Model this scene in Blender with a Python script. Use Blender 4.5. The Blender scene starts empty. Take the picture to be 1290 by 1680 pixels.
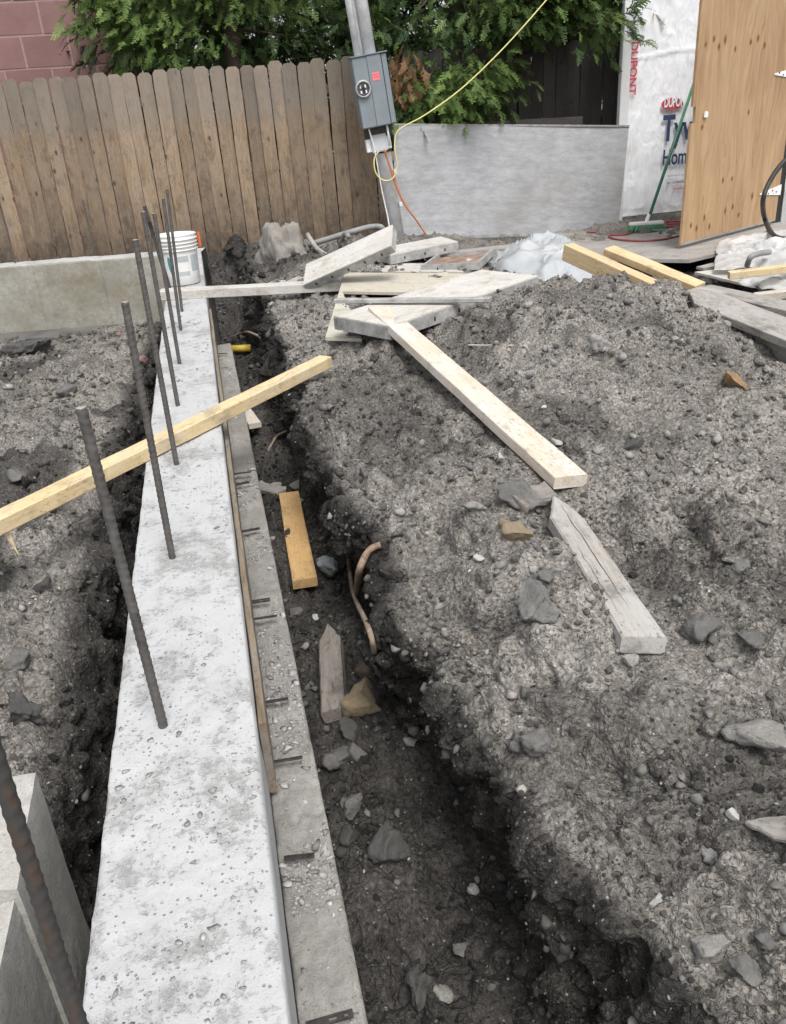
import bpy, bmesh, math, random
import numpy as np
from mathutils import Vector, Matrix

random.seed(7)
RNG = np.random.default_rng(11)
scene = bpy.context.scene
COL = scene.collection

# ------------------------------------------------------------------ camera
FPX, CPX, CPY = 1350.0, 645.0, 840.0           # focal length and centre in photograph pixels
CAM = np.array([0.0, 0.0, 1.1])                # world: Y runs along the foundation wall, z = 0 is the wall's top
_v1 = np.array([306 - CPX, 640.0, -FPX])
_nx = 200.0
_v2 = np.array([_nx, -(FPX * FPX + (306 - CPX) * _nx) / 640.0, -FPX])
_Y = _v1 / np.linalg.norm(_v1)
_Z = -_v2 / np.linalg.norm(_v2)
_X = np.cross(_Y, _Z)
CM = np.stack([_X, _Y, _Z])

cam_d = bpy.data.cameras.new('camera')
cam_d.sensor_fit = 'VERTICAL'
cam_d.sensor_height = 24.0
cam_d.lens = 24.0 * FPX / 1680.0
cam_d.clip_start = 0.02
cam_d.clip_end = 500
cam = bpy.data.objects.new('camera', cam_d)
COL.objects.link(cam)
cam.matrix_world = Matrix.Translation(Vector(CAM)) @ Matrix(CM.tolist()).to_4x4()
scene.camera = cam

# ------------------------------------------------------------------ sky, sun, exposure
SUN_EL, SUN_AZ = math.radians(60), math.radians(172)      # azimuth from +Y towards +X
w = bpy.data.worlds.new('World')
scene.world = w
w.use_nodes = True
nt = w.node_tree
nt.nodes.clear()
sky = nt.nodes.new('ShaderNodeTexSky')
sky.sky_type = 'NISHITA'
sky.sun_disc = False
sky.sun_elevation = SUN_EL
sky.sun_rotation = SUN_AZ
sky.air_density = 1.0
sky.dust_density = 3.0
hs = nt.nodes.new('ShaderNodeHueSaturation')
hs.inputs['Saturation'].default_value = 0.22           # overcast: the blue washed out by cloud
bg = nt.nodes.new('ShaderNodeBackground')
bg.inputs['Strength'].default_value = 0.14
wo = nt.nodes.new('ShaderNodeOutputWorld')
nt.links.new(sky.outputs[0], hs.inputs['Color'])
nt.links.new(hs.outputs[0], bg.inputs['Color'])
nt.links.new(bg.outputs[0], wo.inputs['Surface'])

sun_d = bpy.data.lights.new('sun', 'SUN')
sun_d.energy = 1.5
sun_d.angle = math.radians(24)
sun_d.color = (1.0, 0.97, 0.92)
sun = bpy.data.objects.new('sun', sun_d)
COL.objects.link(sun)
sdir = Vector((math.sin(SUN_AZ) * math.cos(SUN_EL), math.cos(SUN_AZ) * math.cos(SUN_EL), math.sin(SUN_EL)))
sun.rotation_euler = sdir.to_track_quat('Z', 'Y').to_euler()
sun.location = (3, -2, 12)

vs = scene.view_settings
vs.view_transform = 'Standard'
vs.look = 'None'
vs.gamma = 1.0
vs.exposure = 0.75
vs.use_curve_mapping = False

# ------------------------------------------------------------------ helpers: points
def ray(px, py):
    return CM @ np.array([px - CPX, CPY - py, -FPX])
def atz(px, py, z):
    r = ray(px, py); return Vector(CAM + r * ((z - CAM[2]) / r[2]))
def aty(px, py, y):
    r = ray(px, py); return Vector(CAM + r * (y / r[1]))
def depth(p):
    return -float((CM.T @ (np.array(p) - CAM))[2])

# ------------------------------------------------------------------ helpers: noise (numpy)
def _hash(ix, iy, iz, seed):
    h = (ix * 374761393 + iy * 668265263 + iz * 2147483647 + seed * 1274126177) & 0xFFFFFFFF
    h = ((h ^ (h >> 13)) * 1274126177) & 0xFFFFFFFF
    h = ((h ^ (h >> 16)) * 2246822519) & 0xFFFFFFFF
    return (h ^ (h >> 15)) & 0xFFFFFFFF
def vnoise(p, seed=0):
    """value noise in -1..1 for an (n,3) array"""
    i = np.floor(p).astype(np.int64); f = p - i
    u = f * f * f * (f * (f * 6 - 15) + 10)
    r = 0.0
    for dx in (0, 1):
        wx = u[:, 0] if dx else 1 - u[:, 0]
        for dy in (0, 1):
            wy = u[:, 1] if dy else 1 - u[:, 1]
            for dz in (0, 1):
                wz = u[:, 2] if dz else 1 - u[:, 2]
                h = _hash(i[:, 0] + dx, i[:, 1] + dy, i[:, 2] + dz, seed)
                r = r + wx * wy * wz * (h / 2147483648.0 - 1.0)
    return r
def fbm(p, octv=4, seed=0, gain=0.5):
    r, a, s = 0.0, 1.0, 1.0
    for k in range(octv):
        r = r + a * vnoise(p * s + 17.3 * k, seed + k); a *= gain; s *= 2.03
    return r
def worley(p, seed=0):
    i = np.floor(p).astype(np.int64); f = p - i
    best = np.full(len(p), 9.0); who = np.zeros(len(p))
    for dx in (-1, 0, 1):
        for dy in (-1, 0, 1):
            for dz in (-1, 0, 1):
                h = _hash(i[:, 0] + dx, i[:, 1] + dy, i[:, 2] + dz, seed)
                d = (dx + (h & 1023) / 1023.0 - f[:, 0]) ** 2 + (dy + ((h >> 10) & 1023) / 1023.0 - f[:, 1]) ** 2 \
                    + (dz + ((h >> 20) & 1023) / 1023.0 - f[:, 2]) ** 2
                m = d < best
                best = np.where(m, d, best); who = np.where(m, (h & 255) / 255.0, who)
    return np.sqrt(best), who
def sstep(a, b, x):
    t = np.clip((x - a) / (b - a), 0, 1); return t * t * (3 - 2 * t)

# ------------------------------------------------------------------ helpers: objects
def tag(o, label, cat, group=None, kind=None):
    if label: o['label'] = label
    if cat: o['category'] = cat
    if group: o['group'] = group
    if kind: o['kind'] = kind
    return o
def empty(name, loc, rot=None):
    o = bpy.data.objects.new(name, None); COL.objects.link(o)
    o.empty_display_size = 0.1
    o.location = loc
    if rot is not None: o.rotation_euler = rot
    return o
def link(name, me, mat=None, parent=None, smooth=False):
    if mat is not None and not me.materials: me.materials.append(mat)
    if smooth:
        me.polygons.foreach_set('use_smooth', [True] * len(me.polygons))
    o = bpy.data.objects.new(name, me); COL.objects.link(o)
    if parent: o.parent = parent
    return o
def mesh(name, vs_, fs_):
    me = bpy.data.meshes.new(name); me.from_pydata([tuple(v) for v in vs_], [], fs_); me.update(); return me
def np_mesh(name, V, F):
    """V (n,3), F (m,k) arrays of equal-sided faces"""
    me = bpy.data.meshes.new(name)
    V = np.ascontiguousarray(V, dtype=np.float32); F = np.ascontiguousarray(F, dtype=np.int32)
    me.vertices.add(len(V)); me.vertices.foreach_set('co', V.ravel())
    k = F.shape[1]
    me.loops.add(F.size); me.loops.foreach_set('vertex_index', F.ravel())
    me.polygons.add(len(F)); me.polygons.foreach_set('loop_start', np.arange(0, F.size, k, dtype=np.int32))
    me.update(calc_edges=True); me.validate(); return me
def grid_faces(nr, nc):
    a = np.arange(nr * nc).reshape(nr, nc)
    return np.stack([a[:-1, :-1], a[:-1, 1:], a[1:, 1:], a[1:, :-1]], -1).reshape(-1, 4)
def attr(me, name, vals, typ='FLOAT'):
    at = me.attributes.new(name, typ, 'POINT')
    at.data.foreach_set('value' if typ == 'FLOAT' else 'color', np.ascontiguousarray(vals, dtype=np.float32).ravel())
def box_me(name, lx, ly, lz, bev=0.004, org=(0, 0, 0)):
    bm = bmesh.new(); bmesh.ops.create_cube(bm, size=1.0)
    for v in bm.verts: v.co = Vector((v.co.x * lx + org[0], v.co.y * ly + org[1], v.co.z * lz + org[2]))
    if bev: bmesh.ops.bevel(bm, geom=list(bm.edges), offset=bev, segments=2, affect='EDGES', clamp_overlap=True)
    me = bpy.data.meshes.new(name); bm.to_mesh(me); bm.free(); return me
def cyl_me(name, r, h, n=20, r2=None, bev=0.0):
    """along +Z from 0"""
    r2 = r if r2 is None else r2
    prof = [(0, 0), (r - bev, 0), (r, bev), (r2, h - bev), (r2 - bev, h), (0, h)] if bev else [(0, 0), (r, 0), (r2, h), (0, h)]
    return lathe_me(name, prof, n)
def lathe_me(name, prof, n=24, arc=None):
    V, Fc = [], []
    for (r, z) in prof:
        for k in range(n):
            a = 2 * math.pi * k / n; V.append((max(r, 1e-5) * math.cos(a), max(r, 1e-5) * math.sin(a), z))
    for i in range(len(prof) - 1):
        for k in range(n):
            Fc.append((i * n + k, i * n + (k + 1) % n, (i + 1) * n + (k + 1) % n, (i + 1) * n + k))
    return mesh(name, V, Fc)
def smooth_path(pts, sub=8):
    P = [Vector(p) for p in pts]; out = []
    for i in range(len(P) - 1):
        p0, p1, p2, p3 = P[max(i - 1, 0)], P[i], P[i + 1], P[min(i + 2, len(P) - 1)]
        for k in range(sub):
            t = k / sub
            out.append(0.5 * ((2 * p1) + (p2 - p0) * t + (2 * p0 - 5 * p1 + 4 * p2 - p3) * t * t + (3 * p1 - p0 - 3 * p2 + p3) * t ** 3))
    out.append(P[-1]); return out
def tube_me(name, pts, r, n=8, sub=8, taper=None, wob=0.0):
    P = smooth_path(pts, sub) if sub > 1 else [Vector(p) for p in pts]
    V, Fc = [], []; up = Vector((0.13, 0.21, 0.97))
    for i, p in enumerate(P):
        t = (P[min(i + 1, len(P) - 1)] - P[max(i - 1, 0)]).normalized()
        if abs(t.dot(up)) > 0.95: up = Vector((0.9, 0.3, 0.1))
        a = t.cross(up).normalized(); b = t.cross(a); up = b if b.dot(up) > 0 else -b
        rr = r * (1 + (taper - 1) * i / (len(P) - 1)) if taper else r
        if wob: rr *= 1 + wob * math.sin(i * 2.3) * math.cos(i * 0.9)
        for k in range(n):
            g = 2 * math.pi * k / n; V.append(p + (a * math.cos(g) + b * math.sin(g)) * rr)
    for i in range(len(P) - 1):
        for k in range(n):
            Fc.append((i * n + k, i * n + (k + 1) % n, (i + 1) * n + (k + 1) % n, (i + 1) * n + k))
    Fc.append(tuple(range(n - 1, -1, -1))); Fc.append(tuple((len(P) - 1) * n + k for k in range(n)))
    me = mesh(name, V, Fc)
    for p in me.polygons: p.use_smooth = True
    return me
def tube(name, pts, r, mat, parent=None, **kw):
    return link(name, tube_me(name, pts, r, **kw), mat, parent)
def board_me(name, L, W, T, ch=0.003, tip=None, warp=0.0, jit=0.0006, nseg=12, rs=None):
    """length along X from 0 to L, width along Y, thickness along Z (top at z=0)"""
    R = rs or random
    xs = [(L * i / nseg, W / 2, W / 2) for i in range(nseg + 1)]
    if tip == 'dog':
        xs = [q for q in xs if q[0] < L - 0.04] + [(L - 0.03, W / 2, W / 2), (L, W / 2 - 0.03, W / 2 - 0.03)]
    elif tip:                                        # ('point', taper length, bias)
        tl, bias = tip
        xs = [q for q in xs if q[0] > tl + 0.01]
        n = 5
        xs = [(tl * k / n, (W / 2) * min(1, 0.10 + 0.9 * (k / n) ** (0.9 + bias)), (W / 2) * min(1, 0.10 + 0.9 * (k / n) ** (0.9 - bias)) ) for k in range(n + 1)] + xs
    V, Fc = [], []
    ph = R.random() * 6
    for x, wl, wr in xs:
        dz = warp * math.sin(x / L * math.pi) + jit * R.uniform(-1, 1); dy = jit * 2 * R.uniform(-1, 1)
        c = ch
        for (y, z) in ((-wl, -T + c), (-wl + c, -T), (wr - c, -T), (wr, -T + c), (wr, -c), (wr - c, 0), (-wl + c, 0), (-wl, -c)):
            V.append((x + jit * R.uniform(-1, 1), y + dy + jit * R.uniform(-1, 1), z + dz + jit * 0.5 * R.uniform(-1, 1)))
    m = len(xs)
    for i in range(m - 1):
        for k in range(8):
            Fc.append((i * 8 + k, i * 8 + (k + 1) % 8, (i + 1) * 8 + (k + 1) % 8, (i + 1) * 8 + k)[::-1])
    Fc.append(tuple(range(8))); Fc.append(tuple((m - 1) * 8 + k for k in range(7, -1, -1)))
    me = mesh(name, V, Fc)
    bm = bmesh.new(); bm.from_mesh(me); bmesh.ops.recalc_face_normals(bm, faces=bm.faces); bm.to_mesh(me); bm.free()
    return me
def frame(A, B, side=None, roll=0.0):
    """matrix with X from A to B, Y sideways, Z up"""
    A, B = Vector(A), Vector(B); x = (B - A).normalized()
    if side is not None:
        y = Vector(side); y = (y - x * y.dot(x)).normalized(); z = x.cross(y)
        if z.z < 0: y, z = -y, -z
    else:
        z = Vector((0, 0, 1)); z = (z - x * z.dot(x)).normalized(); y = z.cross(x)
    R = Matrix((x, y, z)).transposed()
    if roll: R = R @ Matrix.Rotation(roll, 3, 'X')
    return Matrix.Translation(A) @ R.to_4x4()
def board(name, A, B, W, T, mat, label, cat='board', group=None, roll=0.0, side=None, parent=None, **kw):
    L = (Vector(B) - Vector(A)).length
    o = link(name, board_me(name, L, W, T, **kw), mat, parent)
    o.matrix_world = frame(A, B, side, roll)
    if label: tag(o, label, cat, group)
    return o
ICO = {}
def ico(sub):
    if sub not in ICO:
        bm = bmesh.new(); bmesh.ops.create_icosphere(bm, subdivisions=sub, radius=1.0)
        V = np.array([v.co[:] for v in bm.verts]); Fc = np.array([[v.index for v in f.verts] for f in bm.faces]); bm.free()
        ICO[sub] = (V, Fc)
    return ICO[sub]
def rock_verts(sub, rs, cuts=9, lo=0.5, hi=0.85, rough=0.05):
    V, Fc = ico(sub); V = V.copy()
    for k in range(cuts):
        d = rs.normal(size=3); d /= np.linalg.norm(d); h = rs.uniform(lo, hi)
        s = V @ d - h; V -= np.outer(np.clip(s, 0, None), d)
    if rough:
        V = V * (1 + rough * fbm(V * 2.6 + rs.uniform(0, 50, 3), 5, 5, 0.6)[:, None])
    V -= (V.max(0) + V.min(0)) / 2
    return V / np.abs(V).max(0), Fc

# ------------------------------------------------------------------ helpers: materials
class NT:
    def __init__(s, name):
        s.m = bpy.data.materials.new(name); s.m.use_nodes = True
        s.t = s.m.node_tree; s.b = s.t.nodes['Principled BSDF']
    def n(s, typ, props=None, **inp):
        nd = s.t.nodes.new('ShaderNode' + typ)
        for k, v in (props or {}).items(): setattr(nd, k, v)
        for k, v in inp.items():
            key = int(k[1:]) if k[0] == '_' and k[1:].isdigit() else k
            s.put(nd.inputs[key], v)
        return nd
    def put(s, sock, v):
        if isinstance(v, bpy.types.NodeSocket): s.t.links.new(v, sock)
        elif isinstance(v, (tuple, list)) and len(v) == 3 and sock.type == 'RGBA': sock.default_value = (*v, 1)
        else: sock.default_value = v
    def coord(s, scale=(1, 1, 1), kind='Object', rnd=0.0):
        c = s.n('TexCoord').outputs[kind]
        if rnd:
            oi = s.n('ObjectInfo').outputs['Random']
            mu = s.n('Math', {'operation': 'MULTIPLY'}, _0=oi, _1=rnd).outputs[0]
            cb = s.n('CombineXYZ', X=mu, Y=mu, Z=mu).outputs[0]
            c = s.n('VectorMath', {'operation': 'ADD'}, _0=c, _1=cb).outputs[0]
        return s.n('VectorMath', {'operation': 'MULTIPLY'}, _0=c, _1=scale).outputs[0]
    def noise(s, vec, scale, detail=4, rough=0.55, dist=0.0):
        return s.n('TexNoise', Vector=vec, Scale=scale, Detail=detail, Roughness=rough, Distortion=dist).outputs[0]
    def ramp(s, fac, *stops):
        nd = s.n('ValToRGB', Fac=fac); cr = nd.color_ramp
        while len(cr.elements) < len(stops): cr.elements.new(0.5)
        for e, (p, c) in zip(cr.elements, stops):
            e.position = p; e.color = (c, c, c, 1) if not isinstance(c, (tuple, list)) else (*c, 1)
        return nd.outputs[0]
    def mix(s, fac, a, b, mode='MIX'):
        nd = s.n('Mix', {'data_type': 'RGBA', 'blend_type': mode})
        s.put(nd.inputs[0], fac); s.put(nd.inputs[6], a); s.put(nd.inputs[7], b); return nd.outputs[2]
    def math(s, op, a, b=0.0, c=None):
        nd = s.n('Math', {'operation': op}, _0=a, _1=b)
        if c is not None: s.put(nd.inputs[2], c)
        return nd.outputs[0]
    def bump(s, h, strength=0.4, dist=0.01, nrm=None):
        nd = s.n('Bump', Height=h, Strength=strength, Distance=dist)
        if nrm is not None: s.put(nd.inputs['Normal'], nrm)
        return nd.outputs[0]
    def out(s, col=None, rough=None, nrm=None, **kw):
        if col is not None: s.put(s.b.inputs['Base Color'], col)
        if rough is not None: s.put(s.b.inputs['Roughness'], rough)
        if nrm is not None: s.put(s.b.inputs['Normal'], nrm)
        for k, v in kw.items(): s.put(s.b.inputs[k.replace('_', ' ')], v)
        return s.m

def wood(name, light, dark, grey=None, greyamt=0.0, stain=None, stainamt=0.0, knots=0.5, grain=1.0, rough=0.8, base_rot=None, var=0.35, scuff=0.8):
    s = NT(name)
    c1 = s.coord((1.2, 14, 14), rnd=31.0)
    g = s.noise(c1, 6.0 * grain, 5, 0.6, 0.6)
    fine = s.noise(s.coord((3, 60, 60), rnd=31.0), 8, 3, 0.6)
    col = s.mix(s.ramp(g, (0.3, 0.0), (0.7, 1.0)), dark, light)
    col = s.mix(s.math('MULTIPLY', s.ramp(fine, (0.45, 0.0), (0.75, 1.0)), 0.35), col, dark)
    if greyamt:
        gn = s.noise(s.coord((1.0, 3, 3), rnd=9.0), 3.0, 5, 0.65)
        col = s.mix(s.math('MULTIPLY', s.ramp(gn, (0.35, 0.0), (0.65, 1.0)), greyamt), col, grey)
    if stainamt:
        sn = s.noise(s.coord((1, 1.5, 1.5), rnd=3.0), 7.0, 6, 0.7)
        col = s.mix(s.math('MULTIPLY', s.ramp(sn, (0.52, 0.0), (0.66, 1.0)), stainamt), col, stain)
    if knots:
        vo = s.n('TexVoronoi', Vector=s.coord((4.2, 7.5, 0.5), rnd=17.0), Scale=1.3, Randomness=1.0)
        k = s.math('MULTIPLY', s.ramp(vo.outputs['Distance'], (0.08, 1.0), (0.17, 0.0)), s.ramp(s.n('SeparateColor', Color=vo.outputs['Color']).outputs[0], (0.35, 0.0), (0.5, 1.0)))
        col = s.mix(s.math('MULTIPLY', k, knots), col, tuple(c * 0.30 for c in dark))
    if scuff:
        sn2 = s.noise(s.coord((9, 26, 26), rnd=13.0), 5.0, 4, 0.7); sm = s.noise(s.coord((2, 2, 2), rnd=7.0), 2.5, 3, 0.6)
        col = s.mix(s.math('MULTIPLY', s.math('MULTIPLY', s.ramp(sn2, (0.56, 0.0), (0.64, 1.0)), s.ramp(sm, (0.4, 0.15), (0.6, 1.0))), scuff), col, tuple(c * 0.4 for c in dark))
    if base_rot:
        xx = s.n('SeparateXYZ', Vector=s.n('TexCoord').outputs['Object']).outputs[0]
        rn = s.noise(s.coord((1.6, 9, 9), rnd=5.0), 2.2, 6, 0.75); r2 = s.noise(s.coord((3, 3, 3), 'Object', 23.0), 5, 5, 0.7); ro = s.n('ObjectInfo').outputs['Random']
        yy = s.math('ADD', s.math('ADD', xx, s.math('MULTIPLY', rn, -1.1)), s.math('MULTIPLY', s.math('SINE', s.math('MULTIPLY', ro, 40.0)), 0.16))
        rot = s.math('MULTIPLY', s.ramp(s.math('ADD', yy, 0.5), (0.05, 1.0), (0.75, 0.0)), s.ramp(r2, (0.3, 0.45), (0.62, 1.0)))
        col = s.mix(s.math('MULTIPLY', rot, 0.9), col, base_rot)
        tp = s.ramp(s.math('ADD', xx, s.math('MULTIPLY', rn, -0.8)), (0.85, 0.0), (1.35, 1.0))
        col = s.mix(s.math('MULTIPLY', tp, 0.55), col, (0.19, 0.172, 0.152))
    oi = s.n('ObjectInfo').outputs['Random']
    v = s.math('MULTIPLY_ADD', oi, var, 1.0 - var * 0.5)
    col = s.mix(1.0, col, s.n('CombineColor', Red=v, Green=v, Blue=v).outputs[0], 'MULTIPLY')
    h = s.math('ADD', g, s.math('MULTIPLY', fine, 0.5))
    return s.out(col, rough, s.bump(h, 0.35, 0.004))

def concrete(name, light, dark, pit=0.0, scale=1.0, spots=None, rough=0.9, bump=0.4, stain=None, flow=1.0):
    s = NT(name)
    c = s.coord((1, 1, flow))
    a = s.noise(c, 3.0 * scale, 6, 0.65); b = s.noise(c, 28 * scale, 5, 0.65); f = s.noise(c, 160 * scale, 3, 0.6)
    col = s.mix(s.ramp(a, (0.3, 0.0), (0.7, 1.0)), dark, light)
    col = s.mix(s.math('MULTIPLY', s.ramp(b, (0.40, 1.0), (0.58, 0.0)), 0.55), col, dark)
    col = s.mix(s.math('MULTIPLY', s.ramp(f, (0.35, 1.0), (0.6, 0.0)), 0.35), col, tuple(x * 0.6 for x in dark))
    if pit:
        v = s.n('TexVoronoi', Vector=c, Scale=60 * scale); k = s.ramp(v.outputs['Distance'], (0.08, 1.0), (0.2, 0.0))
        col = s.mix(s.math('MULTIPLY', k, pit), col, tuple(x * 0.45 for x in dark))
    if stain:
        sn = s.noise(c, 2.0 * scale, 7, 0.75); col = s.mix(s.math('MULTIPLY', s.ramp(sn, (0.48, 0.0), (0.68, 1.0)), 0.75), col, stain)
    h = s.math('ADD', s.math('MULTIPLY', b, 1.0), s.math('MULTIPLY', f, 0.35))
    return s.out(col, rough, s.bump(h, bump, 0.006))

def plain(name, col, rough=0.5, metal=0.0, var=0.12, sc=12.0, bump=0.08, **kw):
    s = NT(name); c = s.coord()
    n = s.noise(c, sc, 5, 0.65)
    cc = s.mix(s.ramp(n, (0.3, 0.0), (0.7, 1.0)), tuple(x * (1 - var) for x in col), tuple(min(1, x * (1 + var)) for x in col))
    r = s.math('MULTIPLY_ADD', n, 0.25, rough - 0.12)
    return s.out(cc, r, s.bump(s.noise(c, sc * 6, 3), bump, 0.003), Metallic=metal, **kw)

M = {}
def soil_mat(name='soil', src='GEOMETRY'):
    s = NT(name); c = s.coord(kind='Object')
    wet = s.n('Attribute', {'attribute_name': 'wet', 'attribute_type': src}).outputs['Fac']
    big = s.noise(c, 2.3, 5, 0.6); med = s.noise(c, 14, 5, 0.65); fine = s.noise(c, 90, 5, 0.7); grit = s.noise(c, 330, 2, 0.6)
    w0 = s.math('ADD', wet, s.math('MULTIPLY', s.math('SUBTRACT', med, 0.5), 0.9))
    wr = s.ramp(w0, (0.25, 0.0), (0.75, 1.0))
    dry = s.mix(s.ramp(big, (0.3, 0.0), (0.7, 1.0)), (0.20, 0.183, 0.162), (0.43, 0.40, 0.36))
    dry = s.mix(s.ramp(med, (0.30, 0.55), (0.52, 0.0)), dry, (0.10, 0.095, 0.09))
    dry = s.mix(s.math('MULTIPLY', s.ramp(fine, (0.35, 1.0), (0.50, 0.0)), 0.65), dry, (0.075, 0.071, 0.067))
    dry = s.mix(s.math('MULTIPLY', s.ramp(fine, (0.56, 0.0), (0.72, 1.0)), 0.75), dry, (0.40, 0.388, 0.37))
    wetc = s.mix(s.ramp(med, (0.35, 0.0), (0.7, 1.0)), (0.038, 0.0355, 0.033), (0.125, 0.116, 0.106))
    wetc = s.mix(s.math('MULTIPLY', s.ramp(fine, (0.58, 0.0), (0.74, 1.0)), 0.7), wetc, (0.19, 0.18, 0.17))
    wetc = s.mix(s.ramp(wet, (0.72, 0.0), (1.0, 1.0)), wetc, s.mix(1.0, wetc, (0.58, 0.57, 0.56), 'MULTIPLY'))
    col = s.mix(wr, dry, wetc)
    wc = s.n('VectorMath', {'operation': 'ADD'}, _0=c, _1=s.n('VectorMath', {'operation': 'SCALE'}, _0=s.n('TexNoise', Vector=c, Scale=60.0, Detail=2).outputs[1], Scale=0.012).outputs[0]).outputs[0]
    v1 = s.n('TexVoronoi', Vector=wc, Scale=78.0, Randomness=1.0); v2 = s.n('TexVoronoi', Vector=wc, Scale=240.0, Randomness=1.0)
    r1 = s.n('SeparateColor', Color=v1.outputs['Color']).outputs[0]; r2 = s.n('SeparateColor', Color=v2.outputs['Color']).outputs[1]
    tone = s.math('MULTIPLY', s.ramp(r1, (0.0, 0.70), (1.0, 1.0)), s.ramp(r2, (0.0, 0.84), (1.0, 1.0)))
    tone = s.math('MULTIPLY', tone, 1.42)
    tone = s.math('MULTIPLY', tone, s.ramp(v1.outputs['Distance'], (0.25, 1.0), (0.75, 0.66)))
    col = s.mix(1.0, col, s.n('CombineColor', Red=tone, Green=tone, Blue=tone).outputs[0], 'MULTIPLY')
    v = s.n('TexVoronoi', Vector=c, Scale=75.0, Randomness=1.0)
    rnd = s.n('SeparateColor', Color=v.outputs['Color']).outputs[0]
    sp = s.math('MULTIPLY', s.ramp(v.outputs['Distance'], (0.13, 1.0), (0.24, 0.0)), s.ramp(rnd, (0.86, 0.0), (0.90, 1.0)))
    col = s.mix(s.math('MULTIPLY', sp, 0.8), col, (0.42, 0.41, 0.39))
    rough = s.math('MULTIPLY_ADD', wr, -0.18, 0.95)
    h = s.math('ADD', s.math('MULTIPLY', fine, 1.0), s.math('MULTIPLY', grit, 0.45))
    h = s.math('SUBTRACT', h, s.math('MULTIPLY', v1.outputs['Distance'], 1.3)); h = s.math('SUBTRACT', h, s.math('MULTIPLY', v2.outputs['Distance'], 0.5))
    n1 = s.bump(med, 0.6, 0.03); n2 = s.bump(h, 0.9, 0.010, n1)
    return s.out(col, rough, n2, Specular_IOR_Level=0.25)
def attr_col_mat(name, rough=0.9, mult=(1, 1, 1), noise_amt=0.5, sc=60, bump=0.5, **kw):
    s = NT(name); c = s.coord()
    a = s.n('Attribute', {'attribute_name': 'tint'}).outputs['Color']
    n = s.noise(c, sc, 4, 0.65)
    col = s.mix(s.math('MULTIPLY', s.ramp(n, (0.35, 1.0), (0.6, 0.0)), noise_amt), a, s.mix(1.0, a, (0.35, 0.34, 0.33), 'MULTIPLY'))
    return s.out(col, rough, s.bump(n, bump, 0.006), **kw)

M['soil'] = soil_mat(); M['soil_crumb'] = soil_mat('soil_crumb', 'INSTANCER')
M['pebble'] = attr_col_mat('pebble_stone')
M['yard'] = plain('yard_soil', (0.11, 0.105, 0.10), 0.95, var=0.4, sc=3, bump=0.5)

def wall_top_mat():
    s = NT('pale_concrete'); c = s.coord()
    big = s.noise(c, 3.2, 5, 0.6); a = s.noise(c, 11, 6, 0.7); b = s.noise(c, 62, 5, 0.72); f = s.noise(c, 210, 3, 0.6)
    m = s.math('ADD', s.math('MULTIPLY', big, 0.55), s.math('MULTIPLY', a, 0.45))
    patch = s.ramp(m, (0.47, 0.0), (0.60, 1.0))
    col = s.mix(patch, (0.43, 0.434, 0.437), (0.36, 0.36, 0.356))
    b2 = s.noise(c, 26, 5, 0.7)
    thr = s.math('MULTIPLY', s.math('ADD', s.math('ADD', s.math('MULTIPLY', b, 0.5), s.math('MULTIPLY', b2, 0.5)), s.math('MULTIPLY', m, 0.9)), 0.5)
    fl = s.ramp(thr, (0.488, 0.0), (0.555, 1.0))
    col = s.mix(s.math('MULTIPLY', fl, 0.62), col, (0.225, 0.222, 0.215))
    col = s.mix(s.math('MULTIPLY', s.ramp(f, (0.30, 1.0), (0.5, 0.0)), 0.35), col, (0.36, 0.35, 0.335))
    v = s.n('TexVoronoi', Vector=c, Scale=85.0)
    rnd = s.n('SeparateColor', Color=v.outputs['Color']).outputs[0]
    pit = s.math('MULTIPLY', s.ramp(v.outputs['Distance'], (0.10, 1.0), (0.22, 0.0)), s.ramp(rnd, (0.55, 0.0), (0.65, 1.0)))
    col = s.mix(s.math('MULTIPLY', pit, 0.7), col, (0.22, 0.215, 0.205))
    geo = s.n('NewGeometry').outputs['Normal']
    up = s.ramp(s.n('SeparateXYZ', Vector=geo).outputs[2], (0.35, 0.0), (0.7, 1.0))
    side = s.mix(s.ramp(a, (0.3, 0.0), (0.7, 1.0)), (0.40, 0.40, 0.395), (0.52, 0.52, 0.51))
    col = s.mix(up, side, col)
    h = s.math('SUBTRACT', s.math('ADD', s.math('MULTIPLY', f, 0.3), s.math('MULTIPLY', fl, -0.5)), s.math('MULTIPLY', pit, 0.8))
    return s.out(col, 0.92, s.bump(h, 0.8, 0.006))
M['pale_concrete'] = wall_top_mat()
M['wall_face'] = concrete('stained_concrete', (0.42, 0.412, 0.38), (0.24, 0.225, 0.185), pit=0.5, scale=0.9, stain=(0.17, 0.145, 0.09), bump=0.4)
M['ledge'] = concrete('rough_footing', (0.40, 0.385, 0.36), (0.22, 0.21, 0.195), pit=0.7, scale=1.6, bump=1.0, stain=(0.20, 0.187, 0.168))
M['pier'] = concrete('pier_concrete', (0.50, 0.49, 0.46), (0.30, 0.285, 0.26), pit=0.7, scale=1.3, bump=0.4)
M['chip'] = attr_col_mat('concrete_chip', 0.92, noise_amt=0.3, sc=90)
M['rebar'] = plain('rebar_steel', (0.105, 0.098, 0.092), 0.6, 0.3, var=0.35, sc=25)
def rusty():
    s = NT('rusty_rebar'); c = s.coord((1, 1, 0.5)); n = s.noise(c, 26, 5, 0.7)
    col = s.mix(s.ramp(n, (0.52, 0.0), (0.75, 1.0)), (0.07, 0.066, 0.063), (0.15, 0.07, 0.03))
    return s.out(col, 0.7, s.bump(n, 0.2, 0.002), Metallic=0.4)
M['rebar_rust'] = rusty()
M['steel_dark'] = plain('dark_steel', (0.07, 0.062, 0.058), 0.55, 0.6, var=0.4, sc=40)
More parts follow.
